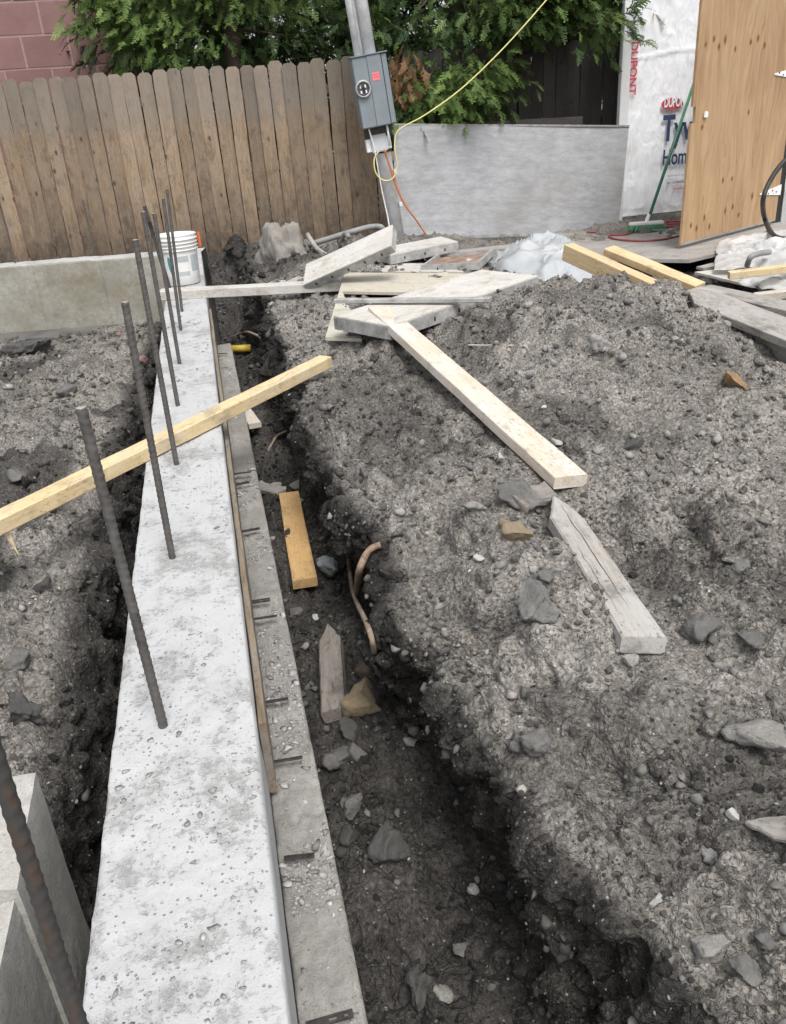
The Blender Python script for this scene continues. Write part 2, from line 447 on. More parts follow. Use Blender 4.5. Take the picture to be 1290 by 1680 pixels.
M['form_ply'] = wood('form_plywood', (0.27, 0.20, 0.125), (0.12, 0.09, 0.06), (0.24, 0.23, 0.205), 0.7, knots=0.2)
M['new_pine'] = wood('new_pine', (0.66, 0.49, 0.27), (0.50, 0.345, 0.17), (0.62, 0.56, 0.45), 0.35, (0.22, 0.19, 0.16), 0.35, knots=0.55, var=0.15)
M['yellow_pine'] = wood('yellow_pine', (0.70, 0.55, 0.30), (0.55, 0.40, 0.20), (0.55, 0.51, 0.44), 0.45, (0.17, 0.15, 0.12), 0.45, knots=0.4, var=0.1)
M['pale_pine'] = wood('pale_pine', (0.62, 0.54, 0.44), (0.50, 0.415, 0.31), (0.58, 0.555, 0.52), 0.85, (0.33, 0.25, 0.17), 0.35, knots=0.35, var=0.1)
M['grey_wood'] = wood('weathered_wood', (0.40, 0.37, 0.33), (0.24, 0.215, 0.19), (0.44, 0.43, 0.41), 0.7, (0.13, 0.125, 0.115), 0.7, knots=0.3, var=0.2)
M['dark_wood'] = wood('muddy_wood', (0.27, 0.235, 0.20), (0.14, 0.12, 0.10), (0.26, 0.25, 0.24), 0.5, (0.05, 0.045, 0.04), 0.8, knots=0.3)
M['orange_ply'] = wood('amber_board', (0.62, 0.40, 0.17), (0.50, 0.30, 0.12), (0.55, 0.42, 0.25), 0.3, (0.14, 0.10, 0.07), 0.55, knots=0.3, var=0.05)
M['white_wood'] = wood('cement_washed_wood', (0.53, 0.51, 0.465), (0.38, 0.355, 0.31), (0.53, 0.52, 0.505), 0.8, (0.27, 0.22, 0.16), 0.6, knots=0.2, var=0.1)
M['cream_ply'] = wood('cream_plywood', (0.55, 0.51, 0.41), (0.42, 0.38, 0.29), (0.50, 0.49, 0.455), 0.6, (0.29, 0.25, 0.19), 0.55, knots=0.2, var=0.1)
M['fence'] = wood('fence_cedar', (0.31, 0.218, 0.135), (0.15, 0.102, 0.062), (0.29, 0.245, 0.195), 0.45, (0.075, 0.055, 0.038), 0.55, knots=0.9, base_rot=(0.045, 0.032, 0.024), var=0.45)
M['fence_dark'] = wood('fence_old', (0.085, 0.072, 0.066), (0.045, 0.038, 0.036), (0.10, 0.095, 0.092), 0.5, knots=0.4, var=0.35)
def door_mat():
    s = NT('door_plywood'); c = s.coord()
    wob = s.noise(s.coord((0.9, 3, 3)), 1.3, 3, 0.5); cc = s.n('CombineXYZ', X=0.0, Y=s.math('MULTIPLY', wob, 0.35), Z=0.0).outputs[0]
    cv = s.n('VectorMath', {'operation': 'ADD'}, _0=c, _1=cc).outputs[0]
    def st(v): return s.n('VectorMath', {'operation': 'MULTIPLY'}, _0=cv, _1=v).outputs[0]
    a = s.noise(st((0.35, 9, 1)), 3.0, 5, 0.6); b = s.noise(st((0.8, 45, 1)), 3.0, 4, 0.65); d = s.noise(st((0.5, 2.2, 1)), 2.2, 4, 0.6)
    col = s.mix(s.ramp(a, (0.36, 0.0), (0.62, 1.0)), (0.29, 0.178, 0.092), (0.43, 0.285, 0.158))
    col = s.mix(s.math('MULTIPLY', s.ramp(b, (0.35, 1.0), (0.55, 0.0)), 0.45), col, (0.28, 0.16, 0.08))
    col = s.mix(s.math('MULTIPLY', s.ramp(d, (0.45, 0.0), (0.65, 1.0)), 0.5), col, (0.46, 0.32, 0.185))
    return s.out(col, 0.75, s.bump(b, 0.25, 0.003))
M['door_ply'] = door_mat()
M['deck'] = wood('deck_plywood', (0.36, 0.33, 0.30), (0.25, 0.225, 0.20), (0.38, 0.365, 0.35), 0.7, (0.17, 0.15, 0.13), 0.6, knots=0.1)
M['galv'] = plain('galvanised_steel', (0.80, 0.81, 0.82), 0.4, 0.10, var=0.22, sc=9)
M['frame_steel'] = plain('form_steel', (0.34, 0.335, 0.325), 0.65, 0.2, var=0.4, sc=14, bump=0.3)
M['box_grey'] = plain('meter_box_grey', (0.19, 0.22, 0.24), 0.5, 0.05, var=0.12, sc=6)
M['black'] = plain('black_rubber', (0.022, 0.022, 0.023), 0.55)
M['grey_pvc'] = plain('grey_conduit', (0.22, 0.22, 0.215), 0.55)
M['dark_gap'] = plain('timber_and_gap_shade', (0.03, 0.027, 0.025), 0.9)  # joist timber tone; also paints the shade inside slots and cracks
M['yellow_cord'] = plain('yellow_cord', (0.62, 0.56, 0.22), 0.55)
M['orange_cord'] = plain('orange_cord', (0.47, 0.17, 0.075), 0.55)
M['red_cord'] = plain('red_cord', (0.28, 0.045, 0.045), 0.5)
M['pink'] = plain('pink_sticker', (0.72, 0.18, 0.20), 0.6)
M['green'] = plain('green_plastic', (0.03, 0.15, 0.085), 0.4)
M['green_brush'] = plain('green_bristle', (0.10, 0.30, 0.16), 0.8, var=0.4, sc=60)
M['white_plastic'] = plain('white_plastic', (0.72, 0.72, 0.70), 0.4, var=0.05, bump=0.02)
M['bucket'] = plain('bucket_plastic', (0.70, 0.695, 0.67), 0.38, var=0.08, sc=9, bump=0.05)
M['print_grey'] = plain('grey_print', (0.40, 0.44, 0.46), 0.5)
M['print_teal'] = plain('teal_print', (0.05, 0.25, 0.27), 0.5)
M['orange'] = plain('orange_plastic', (0.62, 0.13, 0.04), 0.5)
M['trim'] = plain('white_trim', (0.72, 0.73, 0.74), 0.5, var=0.05)
M['red_print'] = plain('red_print', (0.52, 0.07, 0.09), 0.6)
M['navy_print'] = plain('navy_print', (0.035, 0.055, 0.12), 0.6)
M['glass'] = plain('meter_glass', (0.10, 0.10, 0.11), 0.12, 0.3)
M['root'] = plain('root_bark', (0.25, 0.195, 0.145), 0.85, var=0.4, sc=50, bump=0.5)
M['copper'] = plain('rusty_pipe', (0.22, 0.155, 0.11), 0.85, 0.0, var=0.5, sc=60, bump=0.4)
M['yellow_tube'] = plain('yellow_tube', (0.42, 0.31, 0.04), 0.5)
M['bark'] = plain('bark', (0.085, 0.058, 0.043), 0.9, var=0.4, sc=22, bump=0.8)
M['rust_pan'] = plain('rusted_pan', (0.24, 0.165, 0.125), 0.8, 0.1, var=0.5, sc=12, bump=0.3)
M['red_edge'] = plain('red_painted_edge', (0.25, 0.10, 0.09), 0.75, var=0.4, sc=30)
M['wet_lump'] = concrete('dried_mortar', (0.33, 0.305, 0.27), (0.20, 0.185, 0.165), scale=2.5, bump=0.9)

def panel_mat():
    s = NT('grey_sheet'); c = s.coord((1, 1, 3))
    a = s.noise(c, 4.5, 8, 0.78); b = s.noise(s.coord(), 1.2, 5, 0.6)
    col = s.mix(s.ramp(a, (0.40, 0.0), (0.62, 1.0)), (0.33, 0.338, 0.352), (0.47, 0.48, 0.498))
    col = s.mix(s.math('MULTIPLY', s.ramp(b, (0.5, 0.0), (0.72, 1.0)), 0.5), col, (0.25, 0.235, 0.21))
    return s.out(col, 0.75, s.bump(a, 0.1, 0.003))
M['grey_sheet'] = panel_mat()
def wrap_mat():
    s = NT('house_wrap'); c = s.coord((1, 1, 0.28)); a = s.noise(c, 9, 4, 0.6, 1.5); b = s.noise(s.coord((1, 1, 0.5)), 30, 4, 0.6)
    col = s.mix(s.ramp(b, (0.3, 0.0), (0.7, 1.0)), (0.80, 0.83, 0.87), (0.89, 0.905, 0.93))
    return s.out(col, 0.42, s.bump(s.math('ADD', a, s.math('MULTIPLY', b, 0.25)), 0.9, 0.02))
M['wrap'] = wrap_mat()
def film_mat():
    s = NT('plastic_film'); c = s.coord(); a = s.noise(c, 14, 5, 0.6, 1.0)
    s.out((0.60, 0.63, 0.65), 0.2, s.bump(a, 0.12, 0.01), Alpha=0.62)
    s.b.inputs['Transmission Weight'].default_value = 0.15
    return s.m
M['film'] = film_mat()
def dusty_film():
    s = NT('dusty_film'); c = s.coord(); a = s.noise(c, 9, 5, 0.6, 1.0)
    col = s.mix(s.ramp(a, (0.35, 0.0), (0.65, 1.0)), (0.42, 0.41, 0.40), (0.62, 0.62, 0.61))
    s.out(col, 0.45, s.bump(a, 0.4, 0.01), Alpha=0.85)
    return s.m
M['dusty_film'] = dusty_film()
def block_mat():
    s = NT('painted_block'); c = s.coord(rnd=20.0); a = s.noise(c, 4, 5, 0.6); b = s.noise(c, 60, 4, 0.6)
    col = s.mix(s.ramp(a, (0.3, 0.0), (0.7, 1.0)), (0.195, 0.105, 0.098), (0.25, 0.14, 0.132))
    oi = s.n('ObjectInfo').outputs['Random']; v = s.math('MULTIPLY_ADD', oi, 0.2, 0.9)
    col = s.mix(1.0, col, s.n('CombineColor', Red=v, Green=v, Blue=v).outputs[0], 'MULTIPLY')
    return s.out(col, 0.85, s.bump(b, 0.35, 0.006))
M['block'] = block_mat()
M['mortar'] = plain('mortar', (0.33, 0.22, 0.20), 0.9, var=0.15, sc=30, bump=0.3)
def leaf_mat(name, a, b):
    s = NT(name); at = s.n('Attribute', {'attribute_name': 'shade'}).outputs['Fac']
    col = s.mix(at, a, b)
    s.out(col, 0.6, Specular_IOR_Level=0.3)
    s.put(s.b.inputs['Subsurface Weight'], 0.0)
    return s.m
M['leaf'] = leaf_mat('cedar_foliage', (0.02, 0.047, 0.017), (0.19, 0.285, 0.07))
M['leaf_dead'] = leaf_mat('dead_foliage', (0.11, 0.055, 0.026), (0.22, 0.12, 0.055))

# ================================================================== THE GROUND
def interp(y, tab):
    t = np.array(tab); return np.interp(y, t[:, 0], t[:, 1])
LIPX = [(0.2, .52), (.55, .51), (.68, .515), (.8, .49), (.95, .44), (1.1, .425), (1.3, .39), (1.55, .375), (1.9, .40), (2.2, .385), (2.6, .335), (3.4, .31), (4.2, .315), (6, .33), (7.2, .34), (9.5, .34)]
FOOTX = [(0.2, .43), (.9, .43), (1.1, .44), (1.3, .435), (1.5, .425), (1.75, .40), (2.1, .385), (2.5, .37), (3.0, .345), (3.8, .31), (4.9, .27), (6, .25), (9.5, .25)]
LIPZ = [(0.2, -.13), (1.5, -.11), (2.5, -.07), (3.6, -.03), (5, -.02), (7, -.06), (9.5, -.1)]
FLOORZ = [(0.2, -.56), (3.5, -.55), (5.5, -.50), (6.6, -.42), (7.3, -.20), (8.2, -.12), (9.5, -.12)]

def ground_h(x, y):
    """height of the undug ground right of the trench"""
    h = np.full_like(x, -0.02)
    h = h + 0.27 * np.exp(-((x - 1.80) / 0.66) ** 2 - ((y - 3.75) / 0.85) ** 2)
    h = h - 0.30 * sstep(2.25, 2.75, x) * sstep(2.5, 3.3, y) * (1 - sstep(4.3, 5.2, y))
    h = h + 0.10 * np.exp(-((x - 1.25) / 0.42) ** 2 - ((y - 2.7) / 0.8) ** 2)
    h = h + 0.07 * np.exp(-((x - 0.72) / 0.2) ** 2 - ((y - 1.55) / 0.35) ** 2)
    h = h - 0.09 * np.exp(-(((x - 1.08) * 0.8 + (y - 1.75) * 0.5) / 0.13) ** 2 - (((x - 1.08) * -0.5 + (y - 1.75) * 0.8) / 0.45) ** 2)
    h = h - 0.08 * np.exp(-((x - 0.98) / 0.12) ** 2 - ((y - 1.05) / 0.10) ** 2)
    h = h + 0.08 * np.exp(-((x - 1.25) / 0.18) ** 2 - ((y - 1.35) / 0.3) ** 2)
    h = h - 0.06 * np.exp(-((x - 1.35) / 0.45) ** 2 - ((y - 4.65) / 0.45) ** 2)
    h = h - 0.42 * sstep(4.3, 5.2, y) * sstep(2.35, 2.95, x) * (1 - 0.55 * sstep(7.3, 8.2, y))
    h = h - 0.08 * sstep(6.2, 7.5, y) * sstep(1.6, 2.4, x) * (1 - sstep(2.35, 2.95, x))
    h = h - 0.05 * sstep(6.5, 8.5, y)
    return h

def rows(y0, y1, k, off):
    n = int(math.log((y1 + off) / (y0 + off)) / k)
    return (y0 + off) * np.exp(np.linspace(0, math.log((y1 + off) / (y0 + off)), n)) - off

def normals(P):
    du = np.gradient(P, axis=0); dv = np.gradient(P, axis=1)
    n = np.cross(dv, du); n /= np.linalg.norm(n, axis=2, keepdims=True) + 1e-9
    return n

FLAT = [(0.90, 4.55, 0.985, 2.02, 0.07), (0.90, 2.05, 0.83, 1.28, 0.06), (2.1, 4.9, 2.75, 3.2, 0.16), (0.3, 3.75, 0.52, 3.95, 0.05)]
def displace(P, cut, amp=1.0):
    """roughen a soil grid along its normals; cut = 1 on dug faces"""
    nr, nc = P.shape[:2]; N = normals(P); p = P.reshape(-1, 3); c = cut.ravel()
    d = 0.036 * fbm(p * 2.6, 3, 1) * (1 - 0.35 * c)
    d += 0.042 * (np.abs(fbm(p * 6.2, 2, 15)) - 0.3) * (0.45 + 0.55 * sstep(-0.4, 0.3, vnoise(p * 1.7, 16)))
    d += 0.020 * fbm(p * 8.5, 3, 21)
    bl = np.abs(vnoise(p * 19, 31)); d += 0.026 * (bl - 0.3) * (1 + 0.5 * c)
    w0, who0 = worley(p * np.array([9.5, 9.5, 11]) + 0.3 * vnoise(p * 18, 9)[:, None], 47)
    d += sstep(-0.2, 0.3, vnoise(p * 2.1, 57)) * 0.042 * np.clip(0.60 - w0, 0, 1) * (0.3 + who0)
    w1, who = worley(p * 21 + 0.25 * vnoise(p * 40, 8)[:, None], 41)
    mask = sstep(-0.25, 0.35, vnoise(p * 4.2, 51))
    d += mask * 0.022 * np.clip(0.62 - w1, 0, 1) * (0.5 + who)
    w2, who2 = worley(p * 58, 43)
    d += 0.0085 * np.clip(0.6 - w2, 0, 1) * (0.3 + who2) * (0.4 + 0.6 * sstep(-0.3, 0.3, vnoise(p * 9, 53)))
    # ledges and bites in the dug face
    d += c * 0.036 * fbm(p * np.array([6, 6, 4.0]), 4, 61)
    d += 0.0022 * vnoise(p * 120, 71)
    for (ax, ay, bx, by, hw) in FLAT:                  # soil pressed down under lying timber
        ux, uy = bx - ax, by - ay; L2 = ux * ux + uy * uy
        t = np.clip(((p[:, 0] - ax) * ux + (p[:, 1] - ay) * uy) / L2, 0, 1)
        m = 1 - sstep(hw, hw + 0.06, np.hypot(p[:, 0] - ax - t * ux, p[:, 1] - ay - t * uy))
        m = m * (p[:, 2] > -0.3)
        d = d * (1 - m) + np.minimum(d * 0.25 - 0.012, 0.0) * m
    Q = P + N * (amp * d).reshape(nr, nc, 1)
    return Q, N

def right_ground():
    ys = rows(0.2, 9.3, 0.0041, 0.38); n1, n2, n3 = 100, 130, 370
    nr = len(ys); P = np.zeros((nr, n1 + n2 + n3, 3)); cut = np.zeros((nr, n1 + n2 + n3)); wet = np.zeros_like(cut)
    wob = fbm(np.stack([ys * 2.7, ys * 0, ys * 0], 1), 5, 3, 0.6) * 0.036
    wob2 = fbm(np.stack([ys * 3.1, ys * 0 + 9, ys * 0], 1), 4, 5) * 0.020
    xl = interp(ys, LIPX) + wob; xf = interp(ys, FOOTX) + wob2
    zl = interp(ys, LIPZ); zf = interp(ys, FLOORZ)
    fade = sstep(6.6, 7.4, ys)
    for i, y in enumerate(ys):
        a = np.linspace(0, 1, n1)[:, None]; b = np.linspace(0, 1, n2); t = np.linspace(0, 1, n3)
        # floor
        x1 = 0.0 + (xf[i] - 0.03 - 0.0) * a[:, 0]
        z1 = zf[i] + 0.03 * (a[:, 0] ** 4)
        # bank, a slightly hollow face
        px = np.array([xf[i] - 0.03, xf[i] + 0.012, xf[i] + 0.02, (xf[i] + xl[i]) / 2 + 0.012, xl[i] - 0.016, xl[i] - 0.012, xl[i] + 0.02])
        pz = np.array([zf[i] + 0.03, zf[i] + 0.08, zf[i] + 0.16, (zf[i] + zl[i]) / 2 + 0.03, zl[i] - 0.13, zl[i] - 0.025, zl[i] + 0.004])
        s = np.concatenate([[0], np.cumsum(np.hypot(np.diff(px), np.diff(pz)))]); s /= s[-1]
        x2 = np.interp(b, s, px); z2 = np.interp(b, s, pz)
        xm = 1.1 * y + 1.0
        x3 = xl[i] + 0.03 + (xm - xl[i] - 0.03) * (0.45 * t + 0.55 * t * t)
        k = sstep(0.03, 0.30, x3 - xl[i])
        z3 = zl[i] * (1 - k) + ground_h(x3, np.full_like(x3, y)) * k
        P[i, :, 0] = np.concatenate([x1, x2, x3]); P[i, :, 1] = y; P[i, :, 2] = np.concatenate([z1, z2, z3])
        cut[i, n1:n1 + n2] = np.sin(np.pi * np.clip(b, 0, 1)) ** 0.5 * (1 - fade[i])
        wet[i, :n1] = 0.83 + 0.17 * sstep(0.8, 1.0, a[:, 0]); wet[i, n1:n1 + n2] = 1.12 - 0.6 * sstep(0.88, 1.0, b)
        wet[i, n1 + n2:] = 0.48 * (1 - sstep(0.0, 0.07, x3 - xl[i]))
        wet[i, :] = np.maximum(wet[i, :], 0.75 * sstep(6.3, 7.0, y) * (1 - sstep(0.7, 1.3, P[i, :, 0])))
    # soften the profile corners
    for _ in range(1):
        P[:, 1:-1] = P[:, 1:-1] * 0.5 + 0.25 * (P[:, :-2] + P[:, 2:])
    Q, N = displace(P, cut, 1.28)
    p = P.reshape(-1, 3)
    patch = sstep(0.0, 0.55, fbm(p * np.array([1.9, 1.9, 2]), 5, 97, 0.6)) * 0.55
    wetf = np.clip(np.maximum(wet.ravel(), patch), 0, 1.15)
    wetf = wetf * 0.94 + 0.10 * fbm(p * 6, 3, 95)
    me = np_mesh('dug_ground', Q.reshape(-1, 3), grid_faces(*Q.shape[:2])[:, ::-1])
    attr(me, 'wet', wetf)
    o = link('ground', me, M['soil'], smooth=True); o['kind'] = 'structure'
    o['label'] = 'loose grey soil with a narrow dug trench beside the wall'
    return o, Q, N, wetf.reshape(Q.shape[:2])

def left_ground():
    ys = rows(0.2, 8.6, 0.0060, 0.38); n1, n2, n3 = 10, 80, 170; nr = len(ys)
    P = np.zeros((nr, n1 + n2 + n3, 3)); cut = np.zeros((nr, n1 + n2 + n3)); wet = np.zeros_like(cut)
    wob = fbm(np.stack([ys * 2.9, ys * 0 + 4, ys * 0], 1), 4, 13) * 0.022
    for i, y in enumerate(ys):
        a = np.linspace(0, 1, n1); b = np.linspace(0, 1, n2); t = np.linspace(0, 1, n3)
        xl = -0.53 + wob[i] + 0.02 * math.exp(-((y - 1.7) / 0.5) ** 2); xf = -0.465 + wob[i] * 0.6
        zl = float(np.interp(y, [0.2, 1.4, 2.2, 3.5, 5.5, 7.2, 8.6], [-.36, -.29, -.23, -.22, -.37, -.56, -.72])); zf = -0.95
        x1 = -0.28 + (xf + 0.28) * a; z1 = np.full(n1, zf)
        x2 = np.interp(b, [0, .1, .5, .85, 1], [xf, xf - .015, (xf + xl) / 2, xl, xl - .04]); z2 = np.interp(b, [0, .1, .5, .85, 1], [zf, zf + .07, (zf + zl) / 2, zl - .07, zl])
        xm = -0.45 * y - 1.0
        x3 = xl - 0.04 + (xm - xl + 0.04) * (0.5 * t + 0.5 * t * t)
        dx = (xl - 0.04 - x3)
        z3 = zl + 0.04 * sstep(0, 0.5, dx) + 0.05 * np.exp(-((x3 + 1.25) / 0.5) ** 2 - ((y - 6.6) / 0.5) ** 2)
        P[i, :, 0] = np.concatenate([x1, x2, x3]); P[i, :, 1] = y; P[i, :, 2] = np.concatenate([z1, z2, z3])
        cut[i, n1:n1 + n2] = np.sin(np.pi * b) ** 0.5
        wet[i, :n1] = 1.1; wet[i, n1:n1 + n2] = 1.12 - 0.3 * sstep(0.8, 1, b); wet[i, n1 + n2:] = 0.72 * (1 - sstep(0, 0.10, dx))
    for _ in range(3):
        P[:, 1:-1] = P[:, 1:-1] * 0.5 + 0.25 * (P[:, :-2] + P[:, 2:])
    Q, N = displace(P[:, ::-1], cut[:, ::-1], 1.3)
    Q[..., 0] = np.minimum(Q[..., 0], -0.25)
    p = P[:, ::-1].reshape(-1, 3)
    patch = sstep(0.0, 0.5, fbm(p * np.array([1.9, 1.5, 2]), 4, 191)) * 0.72
    wetf = np.clip(np.maximum(wet[:, ::-1].ravel(), patch), 0, 1.15) * 0.94 + 0.10 * fbm(p * 6, 3, 95)
    me = np_mesh('dug_ground_beside_wall', Q.reshape(-1, 3), grid_faces(*Q.shape[:2])[:, ::-1])
    attr(me, 'wet', wetf)
    o = link('ground', me, M['soil'], smooth=True); o['kind'] = 'structure'
    o['label'] = 'clumpy dark soil heaped on the far side of the wall'
    return o, Q, N, wetf.reshape(Q.shape[:2])

GR, QR, NR_, WR = right_ground()
GL, QL, NL_, WL = left_ground()

# the rest of the yard, out to the horizon, with an opening where the dug ground lies
def yard():
    V, Fc = [], []
    def q(x0, y0, x1, y1, z=-0.42):
        b = len(V); V.extend([(x0, y0, z), (x1, y0, z), (x1, y1, z), (x0, y1, z)]); Fc.append((b, b + 1, b + 2, b + 3))
    q(-200, -200, 200, 0.25, -0.9); q(-200, 9.2, 200, 300); q(-200, 0.25, -0.9, 9.2, -0.62); q(1.1, 0.25, 200, 9.2, -0.62)
    o = link('yard', mesh('yard', V, Fc), M['yard']); o['kind'] = 'structure'
yard()

bpy.context.view_layer.update()
DG = bpy.context.evaluated_depsgraph_get()
def hit(px, py):
    """the place on the ground that a line of sight meets"""
    r = Vector(ray(px, py)).normalized(); best = None
    for o in (GR, GL):
        ok, loc, nrm, _ = o.ray_cast(Vector(CAM), r)
        if ok and (best is None or (loc - Vector(CAM)).length < (best[0] - Vector(CAM)).length): best = (loc, nrm)
    return best or (atz(px, py, 0), Vector((0, 0, 1)))
def drop(x, y, z0=3.0):
    for o in ((GR, GL) if x > -0.2 else (GL, GR)):
        ok, loc, nrm, _ = o.ray_cast(Vector((x, y, z0)), Vector((0, 0, -1)))
        if ok: return loc
    return Vector((x, y, -0.1))

# ================================================================== CONCRETE
def slab_grid(name, x0, x1, y0, y1, z, zb, mat, amp=0.004, k=0.005, nx=46, edge=0.006, seed=3):
    """a poured strip along Y: rough top with ragged arrises, and side faces"""
    ys = rows(y0, y1, k, 0.5); xs = np.linspace(x0, x1, nx)
    X, Y = np.meshgrid(xs, ys); p = np.stack([X, Y, X * 0], -1).reshape(-1, 3)
    fl = sstep(0.12, 0.22, fbm(p * 20, 3, seed)) * sstep(-0.1, 0.4, fbm(p * 3.1, 3, seed + 4))
    Z = z + (amp * fbm(p * 9, 3, seed + 1) + amp * 0.5 * vnoise(p * 70, seed + 2) - amp * 0.9 * fl).reshape(X.shape)
    top = np.stack([X, Y, Z], -1)
    eL = (edge * np.abs(fbm(np.stack([ys * 14, ys * 0, ys * 0], 1), 4, seed + 7)))
    eR = (edge * np.abs(fbm(np.stack([ys * 14, ys * 0 + 5, ys * 0], 1), 4, seed + 9)))
    top[:, 0, 2] -= eL; top[:, -1, 2] -= eR; top[:, 1, 2] -= eL * 0.4; top[:, -2, 2] -= eR * 0.4
    nz = 14; zz = np.linspace(0, 1, nz)[1:]
    def side(col, s):
        c = top[:, col]; out = np.zeros((len(ys), nz - 1, 3))
        for j, t in enumerate(zz):
            out[:, j, 0] = c[:, 0]; out[:, j, 1] = ys; out[:, j, 2] = c[:, 2] * (1 - t) + zb * t
        q = out.reshape(-1, 3); out[..., 0] += (0.0022 * fbm(q * np.array([9, 3, 30]), 3, seed + 11)).reshape(out.shape[:2]) + s * 0.001
        return out
    L = side(0, -1)[:, ::-1]; R = side(-1, 1)
    G = np.concatenate([L, top, R], 1)
    me = np_mesh(name, G.reshape(-1, 3), grid_faces(*G.shape[:2]))
    # end caps
    return me, top

wall_me, WTOP = slab_grid('foundation_wall', -0.335, -0.055, 0.12, 8.35, 0.0, -0.85, M['pale_concrete'], amp=0.0016, k=0.0042, nx=64)
fw = link('foundation_wall', wall_me, M['pale_concrete'])
tag(fw, 'long poured concrete foundation wall with a flaking whitish top, beside the trench', 'wall', 'foundation walls')
bpy.context.view_layer.update()

led_me, LTOP = slab_grid('footing_ledge', -0.052, 0.063, 0.15, 5.78, -0.30, -0.75, M['ledge'], amp=0.006, k=0.006, nx=30, edge=0.010, seed=33)
led = link('footing_ledge', led_me, M['ledge'])
tag(led, 'rough grey concrete footing ledge strewn with chips along the wall', 'footing')
fb_me = board_me('form_board', 4.55, 0.20, 0.017, ch=0.002, nseg=40, jit=0.0012)
fbo = link('form_board', fb_me, M['form_ply'])
fbo.matrix_world = Matrix.Translation((-0.0335, 1.45, -0.185)) @ Matrix(((0, 0, 1), (1, 0, 0), (0, 1, 0))).to_4x4()
tag(fbo, 'thin brown plywood form strip standing between the white wall and the ledge', 'board')

# cross wall at the back, left of the trench
def cross_wall():
    A = Vector((-4.2, 9.0, 0)); B = Vector((-0.055, 8.25, 0)); L = (B - A).length
    nx, nz = 160, 40; V = []
    x = np.linspace(0, L, nx); zz = np.linspace(-0.95, 0, nz)
    X, Z = np.meshgrid(x, zz); p = np.stack([X, X * 0, Z], -1).reshape(-1, 3)
    Yd = (0.004 * fbm(p * 5, 4, 2) + 0.0016 * vnoise(p * 40, 4)).reshape(X.shape)
    front = np.stack([X, Yd, Z], -1)
    ztop = 0.004 * fbm(np.stack([x * 9, x * 0, x * 0], 1), 3, 6) - 0.005
    front[-1, :, 2] = ztop
    tops = []
    for t in np.linspace(0, 1, 8)[1:]:
        r = front[-1].copy(); r[:, 1] += 0.26 * t; r[:, 2] = ztop + 0.003 * vnoise(np.stack([x * 20, x * 0 + t * 5, x * 0], 1), 8); tops.append(r)
    back = tops[-1].copy(); back[:, 2] = -0.95
    G = np.concatenate([front, np.stack(tops), back[None]], 0)
    me = np_mesh('foundation_wall', G.reshape(-1, 3), grid_faces(*G.shape[:2]))
    o = link('foundation_wall', me, M['wall_face'], smooth=False)
    me.materials.append(M['pale_concrete'])
    pm = np.zeros(len(me.polygons), dtype=np.int32); pm[(nz - 1) * (nx - 1):] = 1
    me.polygons.foreach_set('material_index', pm)
    o.matrix_world = frame(A, B)
    tag(o, 'stained olive-grey concrete cross wall in front of the wooden fence', 'wall', 'foundation walls')
    for s in (2.05, 2.62, 3.25):
        f = link('form_seam', box_me('form_seam', 0.012, 0.012, 0.9, 0.003, (s, 0.0, -0.5)), M['wall_face'], o)
cross_wall()

# pier at the lower left
def pier():
    root = empty('concrete_pier', (-0.62, 1.2, -0.7))
    tag(root, 'squat concrete pier with a stepped top in the lower left corner', 'pier')
    def blk(name, x0, x1, y0, y1, z0, ztops, seed):
        bm = bmesh.new(); bmesh.ops.create_cube(bm, size=1)
        bmesh.ops.subdivide_edges(bm, edges=list(bm.edges), cuts=18, use_grid_fill=True)
        for v in bm.verts:
            u, w_, h = v.co.x + .5, v.co.y + .5, v.co.z + .5
            zt = (ztops[0] * (1 - u) + ztops[1] * u) * (1 - w_) + (ztops[2] * (1 - u) + ztops[3] * u) * w_
            v.co = Vector((x0 + (x1 - x0) * u, y0 + (y1 - y0) * w_, z0 + (zt - z0) * h))
        P = np.array([v.co[:] for v in bm.verts]); d = 0.006 * fbm(P * 8, 4, seed)
        c = P.mean(0)
        for v, dd in zip(bm.verts, d): v.co += (v.co - Vector(c)).normalized() * float(dd)
        me = bpy.data.meshes.new(name); bm.to_mesh(me); bm.free()
        o = link(name, me, M['pier'], root, smooth=False); o.matrix_parent_inverse = Matrix.Translation((0.62, -1.2, 0.7))
    blk('upstand', -0.545, -0.475, 1.09, 1.335, -0.80, (-0.02, -0.03, -0.004, 0.0), 3)
    blk('base', -0.95, -0.485, 0.62, 1.16, -0.80, (-0.05, -0.06, -0.05, -0.055), 8)
pier()

